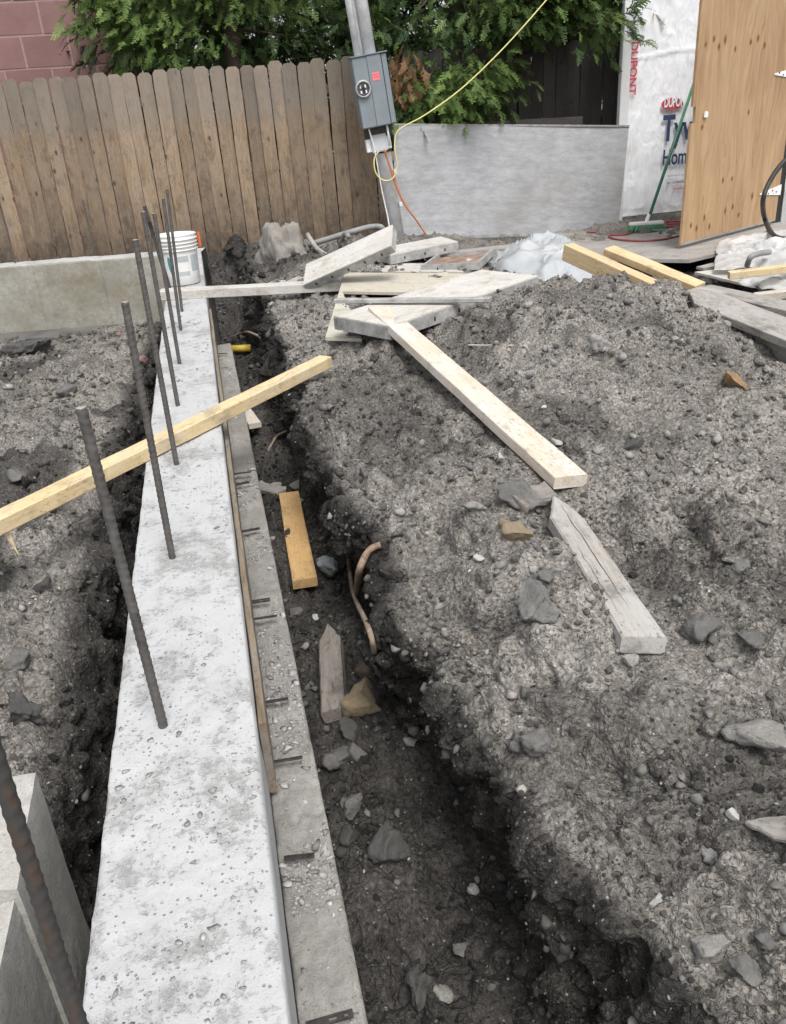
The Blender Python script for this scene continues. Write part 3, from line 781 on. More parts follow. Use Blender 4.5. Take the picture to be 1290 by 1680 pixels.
# ================================================================== PEBBLES AND CHIPS
def scatter(name, P, N, sizes, tint, sub=1, flat=(0.5, 0.9), cuts=6, sink=0.15, mat=None, label=None, cat=None, variants=10, seed=1, rough=0.0, wet=None):
    rs = np.random.default_rng(seed)
    tmpl = [rock_verts(sub, rs, cuts + 1, 0.25, 0.62, rough) for _ in range(variants)]
    Fc = tmpl[0][1]; nv = len(tmpl[0][0]); n = len(P)
    T = np.stack([t[0] for t in tmpl])[rs.integers(0, variants, n)]
    sc = np.stack([sizes * rs.uniform(0.8, 1.25, n), sizes * rs.uniform(0.65, 1.0, n), sizes * rs.uniform(*flat, n)], 1) * 0.5
    V = T * sc[:, None, :]
    ang = rs.uniform(0, 2 * np.pi, n); ca, sa = np.cos(ang), np.sin(ang)
    V = np.stack([V[..., 0] * ca[:, None] - V[..., 1] * sa[:, None], V[..., 0] * sa[:, None] + V[..., 1] * ca[:, None], V[..., 2]], -1)
    # tilt to the surface normal, loosely
    z = N * 0.8 + rs.normal(size=(n, 3)) * 0.25 + np.array([0, 0, 0.3]); z /= np.linalg.norm(z, axis=1, keepdims=True)
    x = np.cross(np.tile([0.0, 1.0, 0.05], (n, 1)), z); x /= np.linalg.norm(x, axis=1, keepdims=True) + 1e-9; y = np.cross(z, x)
    V = V[..., 0:1] * x[:, None] + V[..., 1:2] * y[:, None] + V[..., 2:3] * z[:, None]
    V = V + (P + N * (sc[:, 2:3] * (1 - sink * 2.5)))[:, None, :]
    FF = (Fc[None] + (np.arange(n) * nv)[:, None, None]).reshape(-1, 3)
    me = np_mesh(name, V.reshape(-1, 3), FF)
    if wet is not None: attr(me, 'wet', np.repeat(wet, nv))
    attr(me, 'tint', np.repeat(np.concatenate([tint, np.ones((n, 1))], 1), nv, axis=0), 'FLOAT_COLOR')
    o = link(name, me, mat or M['pebble']); o['kind'] = 'stuff'
    if label: o['label'] = label
    if cat: o['category'] = cat
    return o

def pick(Q, N, W, n, seed, dens=1.2, xr=None, clump=0.0):
    rs = np.random.default_rng(seed); p = Q.reshape(-1, 3)
    a = np.linalg.norm(np.cross(np.gradient(Q, axis=0), np.gradient(Q, axis=1)), axis=2).ravel()
    d = np.linalg.norm(p - CAM, axis=1)
    wgt = a / d ** dens * (d < 8.5)
    # inside the view, with a margin
    c = (p - CAM) @ CM; zz = -c[:, 2]; u = c[:, 0] / np.maximum(zz, .05) * FPX + CPX; v = CPY - c[:, 1] / np.maximum(zz, .05) * FPX
    wgt = wgt * ((zz > 0.1) & (u > -350) & (u < 1650) & (v < 2050))
    if clump:
        wgt = wgt * (0.15 + sstep(-0.1, 0.5, fbm(p * 3.3, 3, seed)) * clump)
    idx = rs.choice(len(p), n, p=wgt / wgt.sum())
    jit = rs.normal(size=(n, 3)) * 0.002
    return p[idx] + jit, N.reshape(-1, 3)[idx], d[idx], W.ravel()[idx], rs
def tints(wet, rs, pale=0.12):
    n = len(wet); g = rs.uniform(0.12, 0.32, n); g = np.where(rs.random(n) < pale, rs.uniform(0.35, 0.55, n), g)
    g = g * (1 - 0.72 * np.clip(wet, 0, 1) * (rs.random(n) < 0.9))
    return np.stack([g * rs.uniform(1.0, 1.07, n), g, g * rs.uniform(0.88, 0.98, n)], 1)

P, N, D, Wt, rs = pick(QR, NR_, WR, 11000, 5, 1.7, clump=1.0)
sz = np.clip(0.0045 * (rs.pareto(2.2, len(P)) + 0.7), 0.003, 0.026) * (0.75 + 0.24 * D)
scatter('gravel', P, N, sz, tints(Wt, rs, 0.05), 1, label='loose gravel and soil crumbs over the right bank', cat='gravel', seed=5)
P, N, D, Wt, rs = pick(QR, NR_, WR, 3300, 6, 1.4, clump=1.2)
sz = np.clip(0.011 * (rs.pareto(2.6, len(P)) + 0.75), 0.007, 0.045) * (0.6 + 0.2 * D)
t = tints(np.maximum(Wt, 0.25), rs, 0.05)
scatter('soil_clods', P, N, sz, t, 2, cuts=5, sink=0.25, mat=M['soil'], wet=np.clip(Wt + rs.uniform(-0.1, 0.35, len(P)), 0, 1), rough=0.2, label='clods of grey soil on the right bank', cat='soil', seed=6)
P, N, D, Wt, rs = pick(QL, NL_, WL, 3500, 7, 1.5, clump=1.0)
sz = np.clip(0.0055 * (rs.pareto(2.6, len(P)) + 0.7), 0.0035, 0.026) * (0.6 + 0.25 * D)
scatter('gravel', P, N, sz, tints(Wt, rs), 1, label='crumbs and gravel over the soil left of the wall', cat='gravel', seed=8)
P, N, D, Wt, rs = pick(QL, NL_, WL, 1300, 9, 1.2, clump=1.2)
sz = np.clip(0.013 * (rs.pareto(2.6, len(P)) + 0.75), 0.009, 0.05) * (0.6 + 0.2 * D)
scatter('soil_clods', P, N, sz, tints(np.maximum(Wt, 0.3), rs, 0.04), 2, cuts=5, sink=0.25, mat=M['soil'], wet=np.clip(Wt + rs.uniform(-0.1, 0.35, len(P)), 0, 1), rough=0.2, label='clods of dark soil left of the wall', cat='soil', seed=10)

def crumbs(Q, N, W, n, seed, label):
    """tens of thousands of loose soil crumbs, as instances on points"""
    P, Nn, D, Wt, rs = pick(Q, N, W, n, seed, 1.75, clump=0.8)
    sz = np.clip(0.0024 * (rs.pareto(2.4, n) + 0.8), 0.0018, 0.013) * (0.7 + 0.30 * D) * 0.5
    me = bpy.data.meshes.new('soil_crumbs'); me.vertices.add(n); P = P + Nn * (sz[:, None] * 0.45)
    me.vertices.foreach_set('co', np.ascontiguousarray(P, dtype=np.float32).ravel()); me.update()
    attr(me, 'wet', np.clip(Wt + rs.uniform(-0.25, 0.25, n), 0, 1))
    a = me.attributes.new('rot', 'FLOAT_VECTOR', 'POINT'); a.data.foreach_set('vector', rs.uniform(0, 6.28, (n, 3)).astype(np.float32).ravel())
    a = me.attributes.new('scl', 'FLOAT_VECTOR', 'POINT'); a.data.foreach_set('vector', (sz[:, None] * rs.uniform(0.6, 1.3, (n, 3))).astype(np.float32).ravel())
    g = bpy.data.node_groups.new('soil_crumbs', 'GeometryNodeTree')
    g.interface.new_socket('Geometry', in_out='INPUT', socket_type='NodeSocketGeometry'); g.interface.new_socket('Geometry', in_out='OUTPUT', socket_type='NodeSocketGeometry')
    nd = lambda t: g.nodes.new(t)
    gi, go = nd('NodeGroupInput'), nd('NodeGroupOutput'); ic = nd('GeometryNodeMeshIcoSphere'); ic.inputs['Radius'].default_value = 1.0; ic.inputs['Subdivisions'].default_value = 2
    sp = nd('GeometryNodeSetPosition'); nz = nd('ShaderNodeTexNoise'); nz.noise_dimensions = '4D'; nz.inputs['W'].default_value = seed * 3.7; nz.inputs['Scale'].default_value = 0.9; nz.inputs['Detail'].default_value = 3
    vm = nd('ShaderNodeVectorMath'); vm.operation = 'SUBTRACT'; vm.inputs[1].default_value = (0.5, 0.5, 0.5); v2 = nd('ShaderNodeVectorMath'); v2.operation = 'SCALE'; v2.inputs['Scale'].default_value = 2.2
    sm = nd('GeometryNodeSetMaterial'); sm.inputs['Material'].default_value = M['soil_crumb']; ip = nd('GeometryNodeInstanceOnPoints')
    r, sc = nd('GeometryNodeInputNamedAttribute'), nd('GeometryNodeInputNamedAttribute')
    for q, nm in ((r, 'rot'), (sc, 'scl')): q.data_type = 'FLOAT_VECTOR'; q.inputs['Name'].default_value = nm
    L = g.links.new
    L(ic.outputs['Mesh'], sp.inputs['Geometry']); L(nz.outputs[1], vm.inputs[0]); L(vm.outputs[0], v2.inputs[0]); L(v2.outputs[0], sp.inputs['Offset']); L(sp.outputs[0], sm.inputs['Geometry'])
    L(gi.outputs[0], ip.inputs['Points']); L(sm.outputs[0], ip.inputs['Instance']); L(r.outputs[0], ip.inputs['Rotation']); L(sc.outputs[0], ip.inputs['Scale']); L(ip.outputs[0], go.inputs[0])
    o = link('soil_crumbs', me, M['soil_crumb']); o['kind'] = 'stuff'; o['label'] = label; o['category'] = 'soil'
    md = o.modifiers.new('crumbs', 'NODES'); md.node_group = g
for k in range(3): crumbs(QR, NR_, WR, 18000, 101 + k, 'fine soil crumbs covering the right bank and trench')
crumbs(QL, NL_, WL, 22000, 120, 'fine soil crumbs covering the ground left of the wall')

def strew(top, n, seed, name, size, label, tone, dens=1.4, wmask=None):
    rs = np.random.default_rng(seed); p = top.reshape(-1, 3); d = np.linalg.norm(p - CAM, axis=1)
    a = np.linalg.norm(np.cross(np.gradient(top, axis=0), np.gradient(top, axis=1)), axis=2).ravel()
    wg = a / d ** dens * (0.12 + sstep(0.05, 0.5, fbm(p * 4.1, 3, seed)) * 1.5)
    idx = rs.choice(len(p), n, p=wg / wg.sum()); q = p[idx]; dd = d[idx]
    sz = np.clip(size * (rs.pareto(2.8, n) + 0.6), size * 0.5, size * 4) * (0.6 + 0.3 * dd)
    g = rs.uniform(tone[0], tone[1], n); tint = np.stack([g * 1.02, g, g * 0.96], 1)
    Nn = np.tile([0.0, 0, 1.0], (n, 1))
    scatter(name, q, Nn, sz, tint, 1, flat=(0.10, 0.24), cuts=8, sink=0.0, mat=M['chip'], label=label, cat='concrete chips', seed=seed)
strew(WTOP[:, 3:-3], 2200, 21, 'concrete_chips', 0.0036, 'flakes of pale concrete scattered on top of the long wall', (0.24, 0.5))
strew(LTOP[:, 2:-2], 2600, 22, 'concrete_chips', 0.0055, 'grey concrete chips strewn along the footing ledge', (0.20, 0.5), dens=2.2)
# ================================================================== ROCKS
ROCKS = [  # px, py, width, height in photograph pixels, tone, seed, label
    (602, 1148, 62, 60, 'tan', 1, 'tan broken stone with a yellowish face beside the stake in the trench'),
    (572, 1196, 48, 40, 'dark', 2, 'dark stone just below the lower end of the stake in the trench'),
    (550, 1243, 56, 34, 'mid', 3, 'flat lumpy grey stone touching the ledge in mid trench'),
    (584, 1232, 32, 28, 'mid', 4, 'small grey stone right of the flat lumpy one in mid trench'),
    (646, 1380, 70, 62, 'slate', 5, 'large angular dark stone alone on the near trench floor'),
    (684, 1610, 66, 66, 'darkmid', 6, 'rough dark lump at the bottom of the trench near the camera'),
    (732, 1622, 36, 50, 'pale', 77, 'pale upright shard leaning on the rough dark lump near the camera'),
    (774, 1457, 26, 17, 'white', 8, 'white pebble on the trench floor by the bank'),
    (578, 1318, 42, 34, 'mid', 9, 'grey stone with a pale chip at the edge of the ledge'),
    (577, 1364, 36, 42, 'dark', 10, 'thin dark slab against the ledge above the large angular stone'),
    (541, 916, 34, 70, 'blue', 11, 'pale bluish concrete chunk right of the amber board in the trench'),
    (602, 1098, 40, 30, 'brown', 12, 'brown brick fragment left of its twin beyond the tan stone'),
    (637, 1112, 34, 40, 'brown', 13, 'brown brick fragment beside the trench bank'),
    (484, 796, 24, 24, 'mid', 15, 'crumbly grey stone at the far side of the amber board'),
    (488, 1002, 26, 20, 'mid', 16, 'small pale grey stone below the amber board'),
    (518, 1012, 16, 12, 'white', 61, 'tiny white stone below the amber board'),
    (757, 1556, 30, 20, 'mid', 17, 'small grey stone left of the near bank foot'),
    (676, 1216, 28, 14, 'pale', 18, 'thin pale shard lying on dark soil in mid trench'),
    (874, 985, 84, 62, 'grey', 19, 'large grey angular stone left of the pointed plank on the bank'),
    (854, 866, 58, 60, 'tan', 20, 'tan stone with a pale cut face below the long pale plank'),
    (852, 803, 40, 62, 'mid', 21, 'upright grey lump next to the lower end of the long pale plank'),
    (982, 563, 42, 40, 'white2', 23, 'pale round lump of concrete high on the mound'),
    (1200, 626, 48, 28, 'orange', 24, 'orange-brown fragment on the right side of the mound'),
    (1207, 930, 48, 38, 'grey', 25, 'grey-brown stone set in the right edge slope'),
    (1150, 1030, 60, 60, 'mid', 26, 'rounded grey clod right of the lower end of the pointed plank'),
    (1230, 1046, 50, 38, 'mid', 27, 'grey lump right of the rounded clod'),
    (1236, 1214, 96, 56, 'pale', 28, 'largest pale stone, at the right edge below the pointed plank'),
    (880, 1216, 46, 40, 'mid', 29, 'flat grey stone near the lip of the trench'),
    (1040, 730, 34, 22, 'slate', 30, 'small dark stone right of the long pale plank'),
    (895, 942, 36, 22, 'mid', 31, 'small flat stone just above the large grey angular stone'),
    (822, 748, 14, 24, 'white', 32, 'thin white shard left of the long pale plank'),
    (779, 830, 40, 20, 'pale', 33, 'pale splinter of stone near the trench lip'),
    (1034, 1080, 30, 24, 'white2', 34, 'pale stone under the lower end of the pointed plank'),
    (1166, 1406, 40, 28, 'white2', 35, 'pale flat stone on the near right slope'),
    (1200, 1335, 24, 22, 'white', 36, 'round white pebble on the near right slope'),
    (1075, 1475, 28, 20, 'white', 37, 'whitish pebble on the near bank lip'),
    (1172, 1560, 62, 50, 'pale', 38, 'crusty pale lump near the lower right corner'),
    (1222, 1590, 50, 40, 'mid', 62, 'grey lump right of the crusty pale one near the corner'),
    (1045, 1668, 40, 26, 'pale', 63, 'pale stone at the bottom edge right of the trench'),
    (1255, 1535, 42, 34, 'mid', 64, 'dull grey stone above the lumps near the right corner'),
    (785, 915, 24, 12, 'white', 40, 'white flake left of the large grey angular stone'),
    (915, 727, 20, 14, 'white', 41, 'white flake just right of the long pale plank'),
    (95, 935, 40, 22, 'white2', 42, 'pale flat stone on the soil left of the second rebar'),
    (42, 1075, 48, 40, 'mid', 43, 'grey clod by the left edge in front of the yellow board'),
    (30, 1160, 66, 84, 'darkmid', 44, 'big crumbling soil lump by the left edge above the pier'),
    (55, 570, 74, 36, 'darkmid', 45, 'big dark soil clod in front of the cross wall'),
    (232, 592, 22, 20, 'pink', 46, 'pinkish stone by the far end of the left gap'),
    (194, 548, 10, 10, 'pink', 47, 'small pink stone at the foot of the cross wall'),
    (110, 640, 34, 22, 'mid', 48, 'grey stone on the heap behind the yellow board'),
    (30, 780, 40, 26, 'mid', 49, 'grey stone just behind the yellow board at the left edge'),
    (72, 960, 40, 32, 'darkmid', 50, 'dark clod beside the pale flat stone on the left'),
]
TONE = {'tan': ((0.26, 0.21, 0.145), (0.34, 0.26, 0.15)), 'dark': ((0.07, 0.066, 0.062), (0.12, 0.115, 0.108)), 'mid': ((0.13, 0.125, 0.117), (0.22, 0.212, 0.20)),
        'darkmid': ((0.06, 0.057, 0.054), (0.13, 0.125, 0.118)), 'slate': ((0.085, 0.082, 0.078), (0.13, 0.127, 0.12)), 'pale': ((0.25, 0.24, 0.22), (0.38, 0.365, 0.34)),
        'white': ((0.46, 0.455, 0.44), (0.60, 0.59, 0.57)), 'white2': ((0.28, 0.27, 0.255), (0.42, 0.41, 0.39)), 'blue': ((0.24, 0.26, 0.275), (0.36, 0.385, 0.40)),
        'brown': ((0.085, 0.06, 0.048), (0.14, 0.105, 0.085)), 'grey': ((0.17, 0.165, 0.155), (0.25, 0.243, 0.23)), 'orange': ((0.30, 0.175, 0.085), (0.38, 0.27, 0.16)), 'pink': ((0.30, 0.18, 0.16), (0.36, 0.24, 0.22))}
for k, (a, b) in TONE.items():
    M['rock_' + k] = concrete('stone_' + k, b, tuple(x * 0.8 for x in a), scale=2.4, bump=1.0, pit=0.4)
def make_rock(px, py, w_, h_, tone, sd, label, name='stone', cat='stone'):
    rs = np.random.default_rng(sd)
    loc, nrm = hit(px, py + h_ * 0.30)
    d = depth(loc); sx = w_ * d / FPX; sz = h_ * d / FPX
    soft = tone in ('darkmid', 'white2')
    V, Fc = rock_verts(4 if w_ > 40 else 3, rs, 9 if soft else 11, 0.36, 0.66, 0.26 if soft else 0.13)
    hz = max(0.35 * sx, min(sz * 0.95, 0.9 * sx)) if h_ < 1.4 * w_ else 0.95 * sx
    ly = sx * rs.uniform(0.75, 1.0) if h_ < 1.4 * w_ else sz * 1.4
    V = V * (1 + 0.045 * fbm(V * 7 + sd, 3, 9, 0.6))[:, None]
    V = V / np.abs(V).max(0) * np.array([sx * 0.54, ly * 0.54, hz * 0.54])
    me = np_mesh(name, V, Fc)
    o = link(name, me, M['rock_' + tone], smooth=False)
    z = (Vector(nrm) * 0.5 + Vector((0, 0, 1))).normalized()
    o.rotation_mode = 'QUATERNION'
    o.rotation_quaternion = z.to_track_quat('Z', 'Y') @ Matrix.Rotation(rs.uniform(-0.25, 0.25), 3, 'Z').to_quaternion()
    o.location = loc + z * hz * 0.30
    tag(o, label, cat, 'stones in the soil'); return o
for r in ROCKS: make_rock(*r)

# heap of dried mortar by the fence
def lump(name, base, sx, sy, h, mat, label, seed):
    n = 40; V = []; Fc = []
    rs = np.random.default_rng(seed)
    V3, F3 = ico(5); V3 = V3.copy()
    d = 1 + 0.34 * fbm(V3 * 1.7 + seed, 4, seed, 0.5) + 0.035 * fbm(V3 * 8, 3, seed + 3)
    V3 *= d[:, None]; zt = np.clip(V3[:, 2], -0.3, 9)
    shrink = np.interp(zt, [-0.3, 0.1, 1.2], [1.4, 1.0, 0.7])
    V3[:, 0] *= sx * shrink; V3[:, 1] *= sy * shrink; V3[:, 2] = zt * h
    o = link(name, np_mesh(name, V3, F3), mat, smooth=True); o.location = base
    tag(o, label, 'rubble'); return o
lump('mortar_heap', atz(470, 438, -0.05) + Vector((0.02, 0.3, 0)), 0.20, 0.20, 0.30, M['wet_lump'], 'grey heap of dried mortar in front of the wooden fence', 4)

# ================================================================== REBAR AND TIES
M['cut_steel'] = plain('cut_steel', (0.34, 0.31, 0.28), 0.6, 0.2)
def rebar_me(name, L, r=0.0098, pitch=0.0165, n=14, step=0.0033, rust=False):
    m = int(L / step); V = []
    z = np.linspace(0, L, m); th = np.arange(n) * 2 * np.pi / n
    Z, T = np.meshgrid(z, th, indexing='ij')
    ph = (Z + 0.0035 * np.sin(T)) / pitch
    rib = np.clip(np.cos(2 * np.pi * ph) - 0.35, 0, 1) * 1.5
    spine = np.clip(np.abs(np.cos(T)) - 0.96, 0, 1) * 25
    R = r * (0.96 + 0.14 * np.maximum(rib, spine))
    G = np.stack([R * np.cos(T), R * np.sin(T), Z], -1)
    a = np.arange(m * n).reshape(m, n); b = np.roll(a, -1, axis=1)
    Fq = np.stack([a[:-1], b[:-1], b[1:], a[1:]], -1).reshape(-1, 4)
    V = G.reshape(-1, 3); me = bpy.data.meshes.new(name)
    fl = Fq.tolist() + [list(range((m - 1) * n, m * n))]
    me.from_pydata(V.tolist(), [], fl); me.update()
    me.materials.append(M['rebar_rust'] if rust else M['rebar']); me.materials.append(M['cut_steel']); me.polygons[len(fl) - 1].material_index = 1
    return me
REB = [((235, 2010), (0, 1265), 'nearest'), ((268, 1190), (133, 668), 'second nearest'), ((283, 915), (205, 495), 'third nearest'), ((290, 762), (222, 393), 'fourth nearest'),
       ((292, 665), (235, 347), 'fifth nearest'), ((295, 597), (253, 350), 'sixth nearest'), ((297, 542), (268, 325), 'seventh nearest'), ((299, 511), (274, 310), 'farthest')]
for k, (b, t, w_) in enumerate(REB):
    B = atz(*b, -0.03); B0 = atz(*b, 0); T = aty(*t, B0.y)
    if k == 0: T = T + (T - B0) * 0.10
    B = B0 - (T - B0).normalized() * 0.05
    me = rebar_me('rebar', (T - B).length, 0.0072 if k == 0 else 0.0096, rust=(k == 0))
    o = link('rebar', me, M['rebar_rust'] if k == 0 else M['rebar'], smooth=True)
    o.matrix_world = Matrix.Translation(B) @ (T - B).to_track_quat('Z', 'Y').to_matrix().to_4x4()
    extra = 'rusty ribbed rebar cut by the lower left corner' if k == 0 else 'dark ribbed rebar, %s of the row standing in the white wall' % w_
    tag(o, extra, 'rebar', 'rebars standing in the white wall')
for (b, t, w_) in (((26, 434), (0, 335), 'leftmost thin rebar standing on the back cross wall'), ((156, 421), (136, 328), 'thin rebar on the back cross wall left of the white row')):
    B = atz(*b, -0.02); T = aty(*t, B.y)
    o = link('rebar', rebar_me('rebar', (T - B).length + 0.05, 0.008), M['rebar'], smooth=True)
    o.matrix_world = Matrix.Translation(B - Vector((0, 0, 0.05))) @ (T - B).to_track_quat('Z', 'Y').to_matrix().to_4x4()
    tag(o, w_, 'rebar', 'rebars on the cross wall')

def strip_me(name, L, W, T, slots):
    """flat bar along X with through slots (x0,x1)"""
    bm = bmesh.new(); rail = W * 0.27
    def bx(x0, x1, y0, y1):
        r = bmesh.ops.create_cube(bm, size=1)['verts']
        for v in r: v.co = Vector(((x0 + x1) / 2 + v.co.x * (x1 - x0), (y0 + y1) / 2 + v.co.y * (y1 - y0), v.co.z * T))
    xs = [0.0]
    for a, b in slots: xs += [a, b]
    xs.append(L)
    for i in range(0, len(xs), 2): bx(xs[i], xs[i + 1], -W / 2, W / 2)
    for a, b in slots: bx(a, b, -W / 2, -W / 2 + rail); bx(a, b, W / 2 - rail, W / 2)
    bmesh.ops.remove_doubles(bm, verts=bm.verts, dist=1e-5)
    me = bpy.data.meshes.new(name); bm.to_mesh(me); bm.free(); return me
tie_me = strip_me('form_tie', 0.074, 0.015, 0.004, [(0.036, 0.048), (0.060, 0.066)])
tie_me.materials.append(M['steel_dark'])
ORD = ['nearest', 'second', 'third', 'fourth', 'fifth', 'sixth', 'seventh', 'eighth', 'ninth', 'farthest']
TIES = [(552, 1668), (500, 1398), (472, 1244), (458, 1148), (435, 1014), (430, 986), (412, 870), (398, 795), (392, 776), (370, 577)]
for k, (px, py) in enumerate(TIES):
    p = atz(px, py, -0.272); o = link('form_tie', tie_me)
    o.location = (-0.040, p.y, -0.274 + random.uniform(-0.004, 0.006))
    o.rotation_euler = (random.uniform(-0.5, 0.3), random.uniform(-0.05, 0.08), random.uniform(-0.12, 0.16))
    o.scale.x = random.uniform(0.85, 1.12)
    lab = ('%s flat slotted steel tie from the camera along the ledge' % ORD[k]) if 0 < k < 9 else 'flat slotted steel tie %s to the camera on the ledge' % ('nearest' if k == 0 else 'at the far end, the farthest')
    if k == 9: lab = 'farthest flat slotted steel tie, at the far end of the ledge'
    tag(o, lab, 'form tie', 'steel form ties along the ledge')
st = link('steel_stake', strip_me('steel_stake', 0.62, 0.028, 0.012, [(0.50, 0.512), (0.46, 0.472), (0.42, 0.432)]), M['steel_dark'])
B_ = Vector((-0.30, 6.30, -0.02)); T_ = aty(251, 383, 6.33)
st.matrix_world = frame(B_, T_, side=(1, 0, 0)); tag(st, 'dark flat steel stake with holes beside the white bucket', 'stake')

# ================================================================== BUCKET
def bucket():
    c = atz(297, 466, 0.0); root = empty('bucket', (-0.215, c.y + 0.02, 0.0))
    tag(root, 'white plastic bucket with a printed label on the far end of the wall', 'bucket')
    h, r0, r1 = 0.36, 0.132, 0.150
    def rr(z): return r0 + (r1 - r0) * z / h
    prof = [(0.0, 0.004), (r0 - 0.006, 0.004), (r0, 0.010)]
    prof += [(rr(0.10), 0.10), (rr(0.245), 0.245)]
    for z in (0.25, 0.275, 0.30, 0.325):
        prof += [(rr(z), z), (rr(z) + 0.011, z + 0.002), (rr(z) + 0.011, z + 0.006), (rr(z + .008), z + 0.009)]
    prof += [(rr(h) + 0.002, h - 0.006), (rr(h) + 0.006, h), (rr(h) - 0.003, h), (rr(0.2) - 0.004, 0.2), (r0 - 0.004, 0.012), (0, 0.012)]
    link('body', lathe_me('body', prof, 48), M['bucket'], root, smooth=True)
    def patch(name, a0, a1, z0, z1, mat, off=0.0012):
        n = 14; V, Fc = [], []
        for k in range(n + 1):
            a = a0 + (a1 - a0) * k / n
            for z in (z0, z1): V.append(((rr(z) + off) * math.cos(a), (rr(z) + off) * math.sin(a), z))
        for k in range(n): Fc.append((2 * k, 2 * k + 2, 2 * k + 3, 2 * k + 1))
        link(name, mesh(name, V, Fc), mat, root)
    R = math.radians
    patch('label_panel', R(-52), R(-18), 0.10, 0.215, M['print_grey'])
    patch('label_panel', R(-95), R(-60), 0.175, 0.215, M['print_grey'])
    patch('label_panel', R(-95), R(-60), 0.075, 0.105, M['print_grey'])
    # emblem: a leaf-shaped teal mark
    V, Fc = [], []
    for k in range(20):
        t = 2 * math.pi * k / 20; a = R(-118) + R(6.5) * math.cos(t); z = 0.155 + 0.062 * math.sin(t) - 0.02 * math.cos(t)
        V.append(((rr(z) + 0.0014) * math.cos(a), (rr(z) + 0.0014) * math.sin(a), z))
    link('emblem', mesh('emblem', V, [tuple(range(20))]), M['print_teal'], root)
    hp = [( (r1 + 0.012) * math.cos(a), (r1 + 0.012) * math.sin(a) , 0.30 - 0.15 * math.sin(math.pi * k / 10)) for k, a in ((k, R(-190) + R(-160) * k / 10) for k in range(11))]
    tube('handle', hp, 0.0025, M['steel_dark'], root, n=6)
    g = link('orange_clip', box_me('orange_clip', 0.018, 0.04, 0.11, 0.005), M['orange'], None)
    g.location = root.location + Vector((0.172, 0.06, 0.30))
    g.name = 'plastic_flap'; tag(g, 'orange plastic flap hooked on the right rim of the white bucket', 'plastic')
bucket()

# ================================================================== LOOSE BOARDS
def lead(px, py, up):                       # point on the ground along a line of sight, raised
    return hit(px, py)[0] + Vector((0, 0, up))
A = atz(-90, 887, 0.052); B = atz(534, 584, 0.062)
yb = board('lumber', A, B, 0.070, 0.052, M['yellow_pine'], 'long yellow board laid across the white wall and both banks', 'board', roll=0.02, nseg=24, warp=0.0)
sp = link('splinter', mesh('splinter', [(0, 0, 0), (0.022, 0.003, 0), (0.012, 0.012, 0), (0.034, -0.012, -0.10)], [(0, 1, 3), (1, 2, 3), (2, 0, 3), (0, 2, 1)]), M['yellow_pine'], yb)
sp.matrix_parent_inverse = frame(A, B, None, 0.02).inverted(); sp.matrix_basis = Matrix.Translation(atz(0, 866, 0.012)); sp['label'] = 'loose splinter hanging from the board'
board('lumber', atz(262, 476, 0.062), atz(572, 460, 0.05), 0.12, 0.06, M['white_wood'], 'whitish plank bridging the trench in front of the bucket', 'board', nseg=16)
A = atz(622, 503, 0.185); B = lead(938, 806, 0.052)
board('lumber', A, B, 0.115, 0.04, M['pale_pine'], 'long pale plank sloping from the panel pile down the mound', 'board', nseg=18, roll=-0.10)
A = lead(908, 844, 0.062); B = lead(1056, 1080, 0.056)
board('pointed_plank', A, B, 0.098, 0.042, M['grey_wood'], 'weathered grey plank with a pointed end on the right bank', 'stake', tip=(0.16, 0.25), roll=-0.12, ch=0.005, nseg=14)
def crack(o, x0, x1, y, n=14, w_=0.0010, seed=1):
    rs = random.Random(seed); V, Fc = [], []
    for k in range(n + 1):
        x = x0 + (x1 - x0) * k / n; yy = y + rs.uniform(-.0025, .0025); ww = w_ * (1 - abs(2 * k / n - 1) ** 3) * rs.uniform(.6, 1.2) + 1e-5
        V += [(x, yy - ww, 0.0014), (x, yy + ww, 0.0014)]
    for k in range(n): Fc.append((2 * k, 2 * k + 2, 2 * k + 3, 2 * k + 1))
    c = link('crack', mesh('crack', V, Fc), M['dark_gap'], o)  # flat dark strip, shade of the split painted on the face
crack(bpy.data.objects['pointed_plank'], 0.05, 0.70, 0.004, seed=3); crack(bpy.data.objects['pointed_plank'], 0.35, 0.73, -0.026, w_=0.0006, seed=5)
A = lead(476, 823, 0.05); B = lead(503, 972, 0.06)
board('lumber', A, B, 0.095, 0.038, M['orange_ply'], 'short amber board lying in the trench', 'board', nseg=8)
A = lead(541, 1048, 0.06); B = lead(548, 1186, 0.05)
board('pointed_plank', A, B, 0.075, 0.045, M['dark_wood'], 'muddy pointed stake lying in the trench by the ledge', 'stake', tip=(0.08, 0.0), ch=0.006, nseg=10, roll=0.25)
A = lead(424, 800, 0.03); B = lead(470, 808, 0.02)
board('lumber', A, B, 0.11, 0.03, M['grey_wood'], 'short grey slab of wood past the amber board in the trench', 'board', nseg=5, ch=0.006)
board('lumber', atz(402, 672, -0.40), atz(418, 694, -0.40), 0.07, 0.03, M['pale_pine'], 'small pale block of wood at the far edge of the ledge', 'block', nseg=3)
A = lead(852, 838, 0.03); B = lead(904, 822, 0.05)
board('wood_chunk', A, B, 0.07, 0.035, M['dark_wood'], 'dark broken chunk of wood wedged under the long pale plank', 'wood', roll=0.5, nseg=4, ch=0.008, jit=0.004)
A = lead(1222, 1356, 0.012); B = lead(1300, 1372, 0.02)
board('wood_scrap', A, B, 0.05, 0.012, M['grey_wood'], 'thin grey scrap of wood at the right edge of the near slope', 'wood', nseg=4, tip=(0.06, 0.2), roll=0.2)
A = lead(770, 568, 0.008); B = lead(862, 569, 0.008)
board('lath', A, B, 0.012, 0.006, M['pale_pine'], 'thin pale lath on the soil below the panel pile', 'lath', nseg=4, ch=0.001)

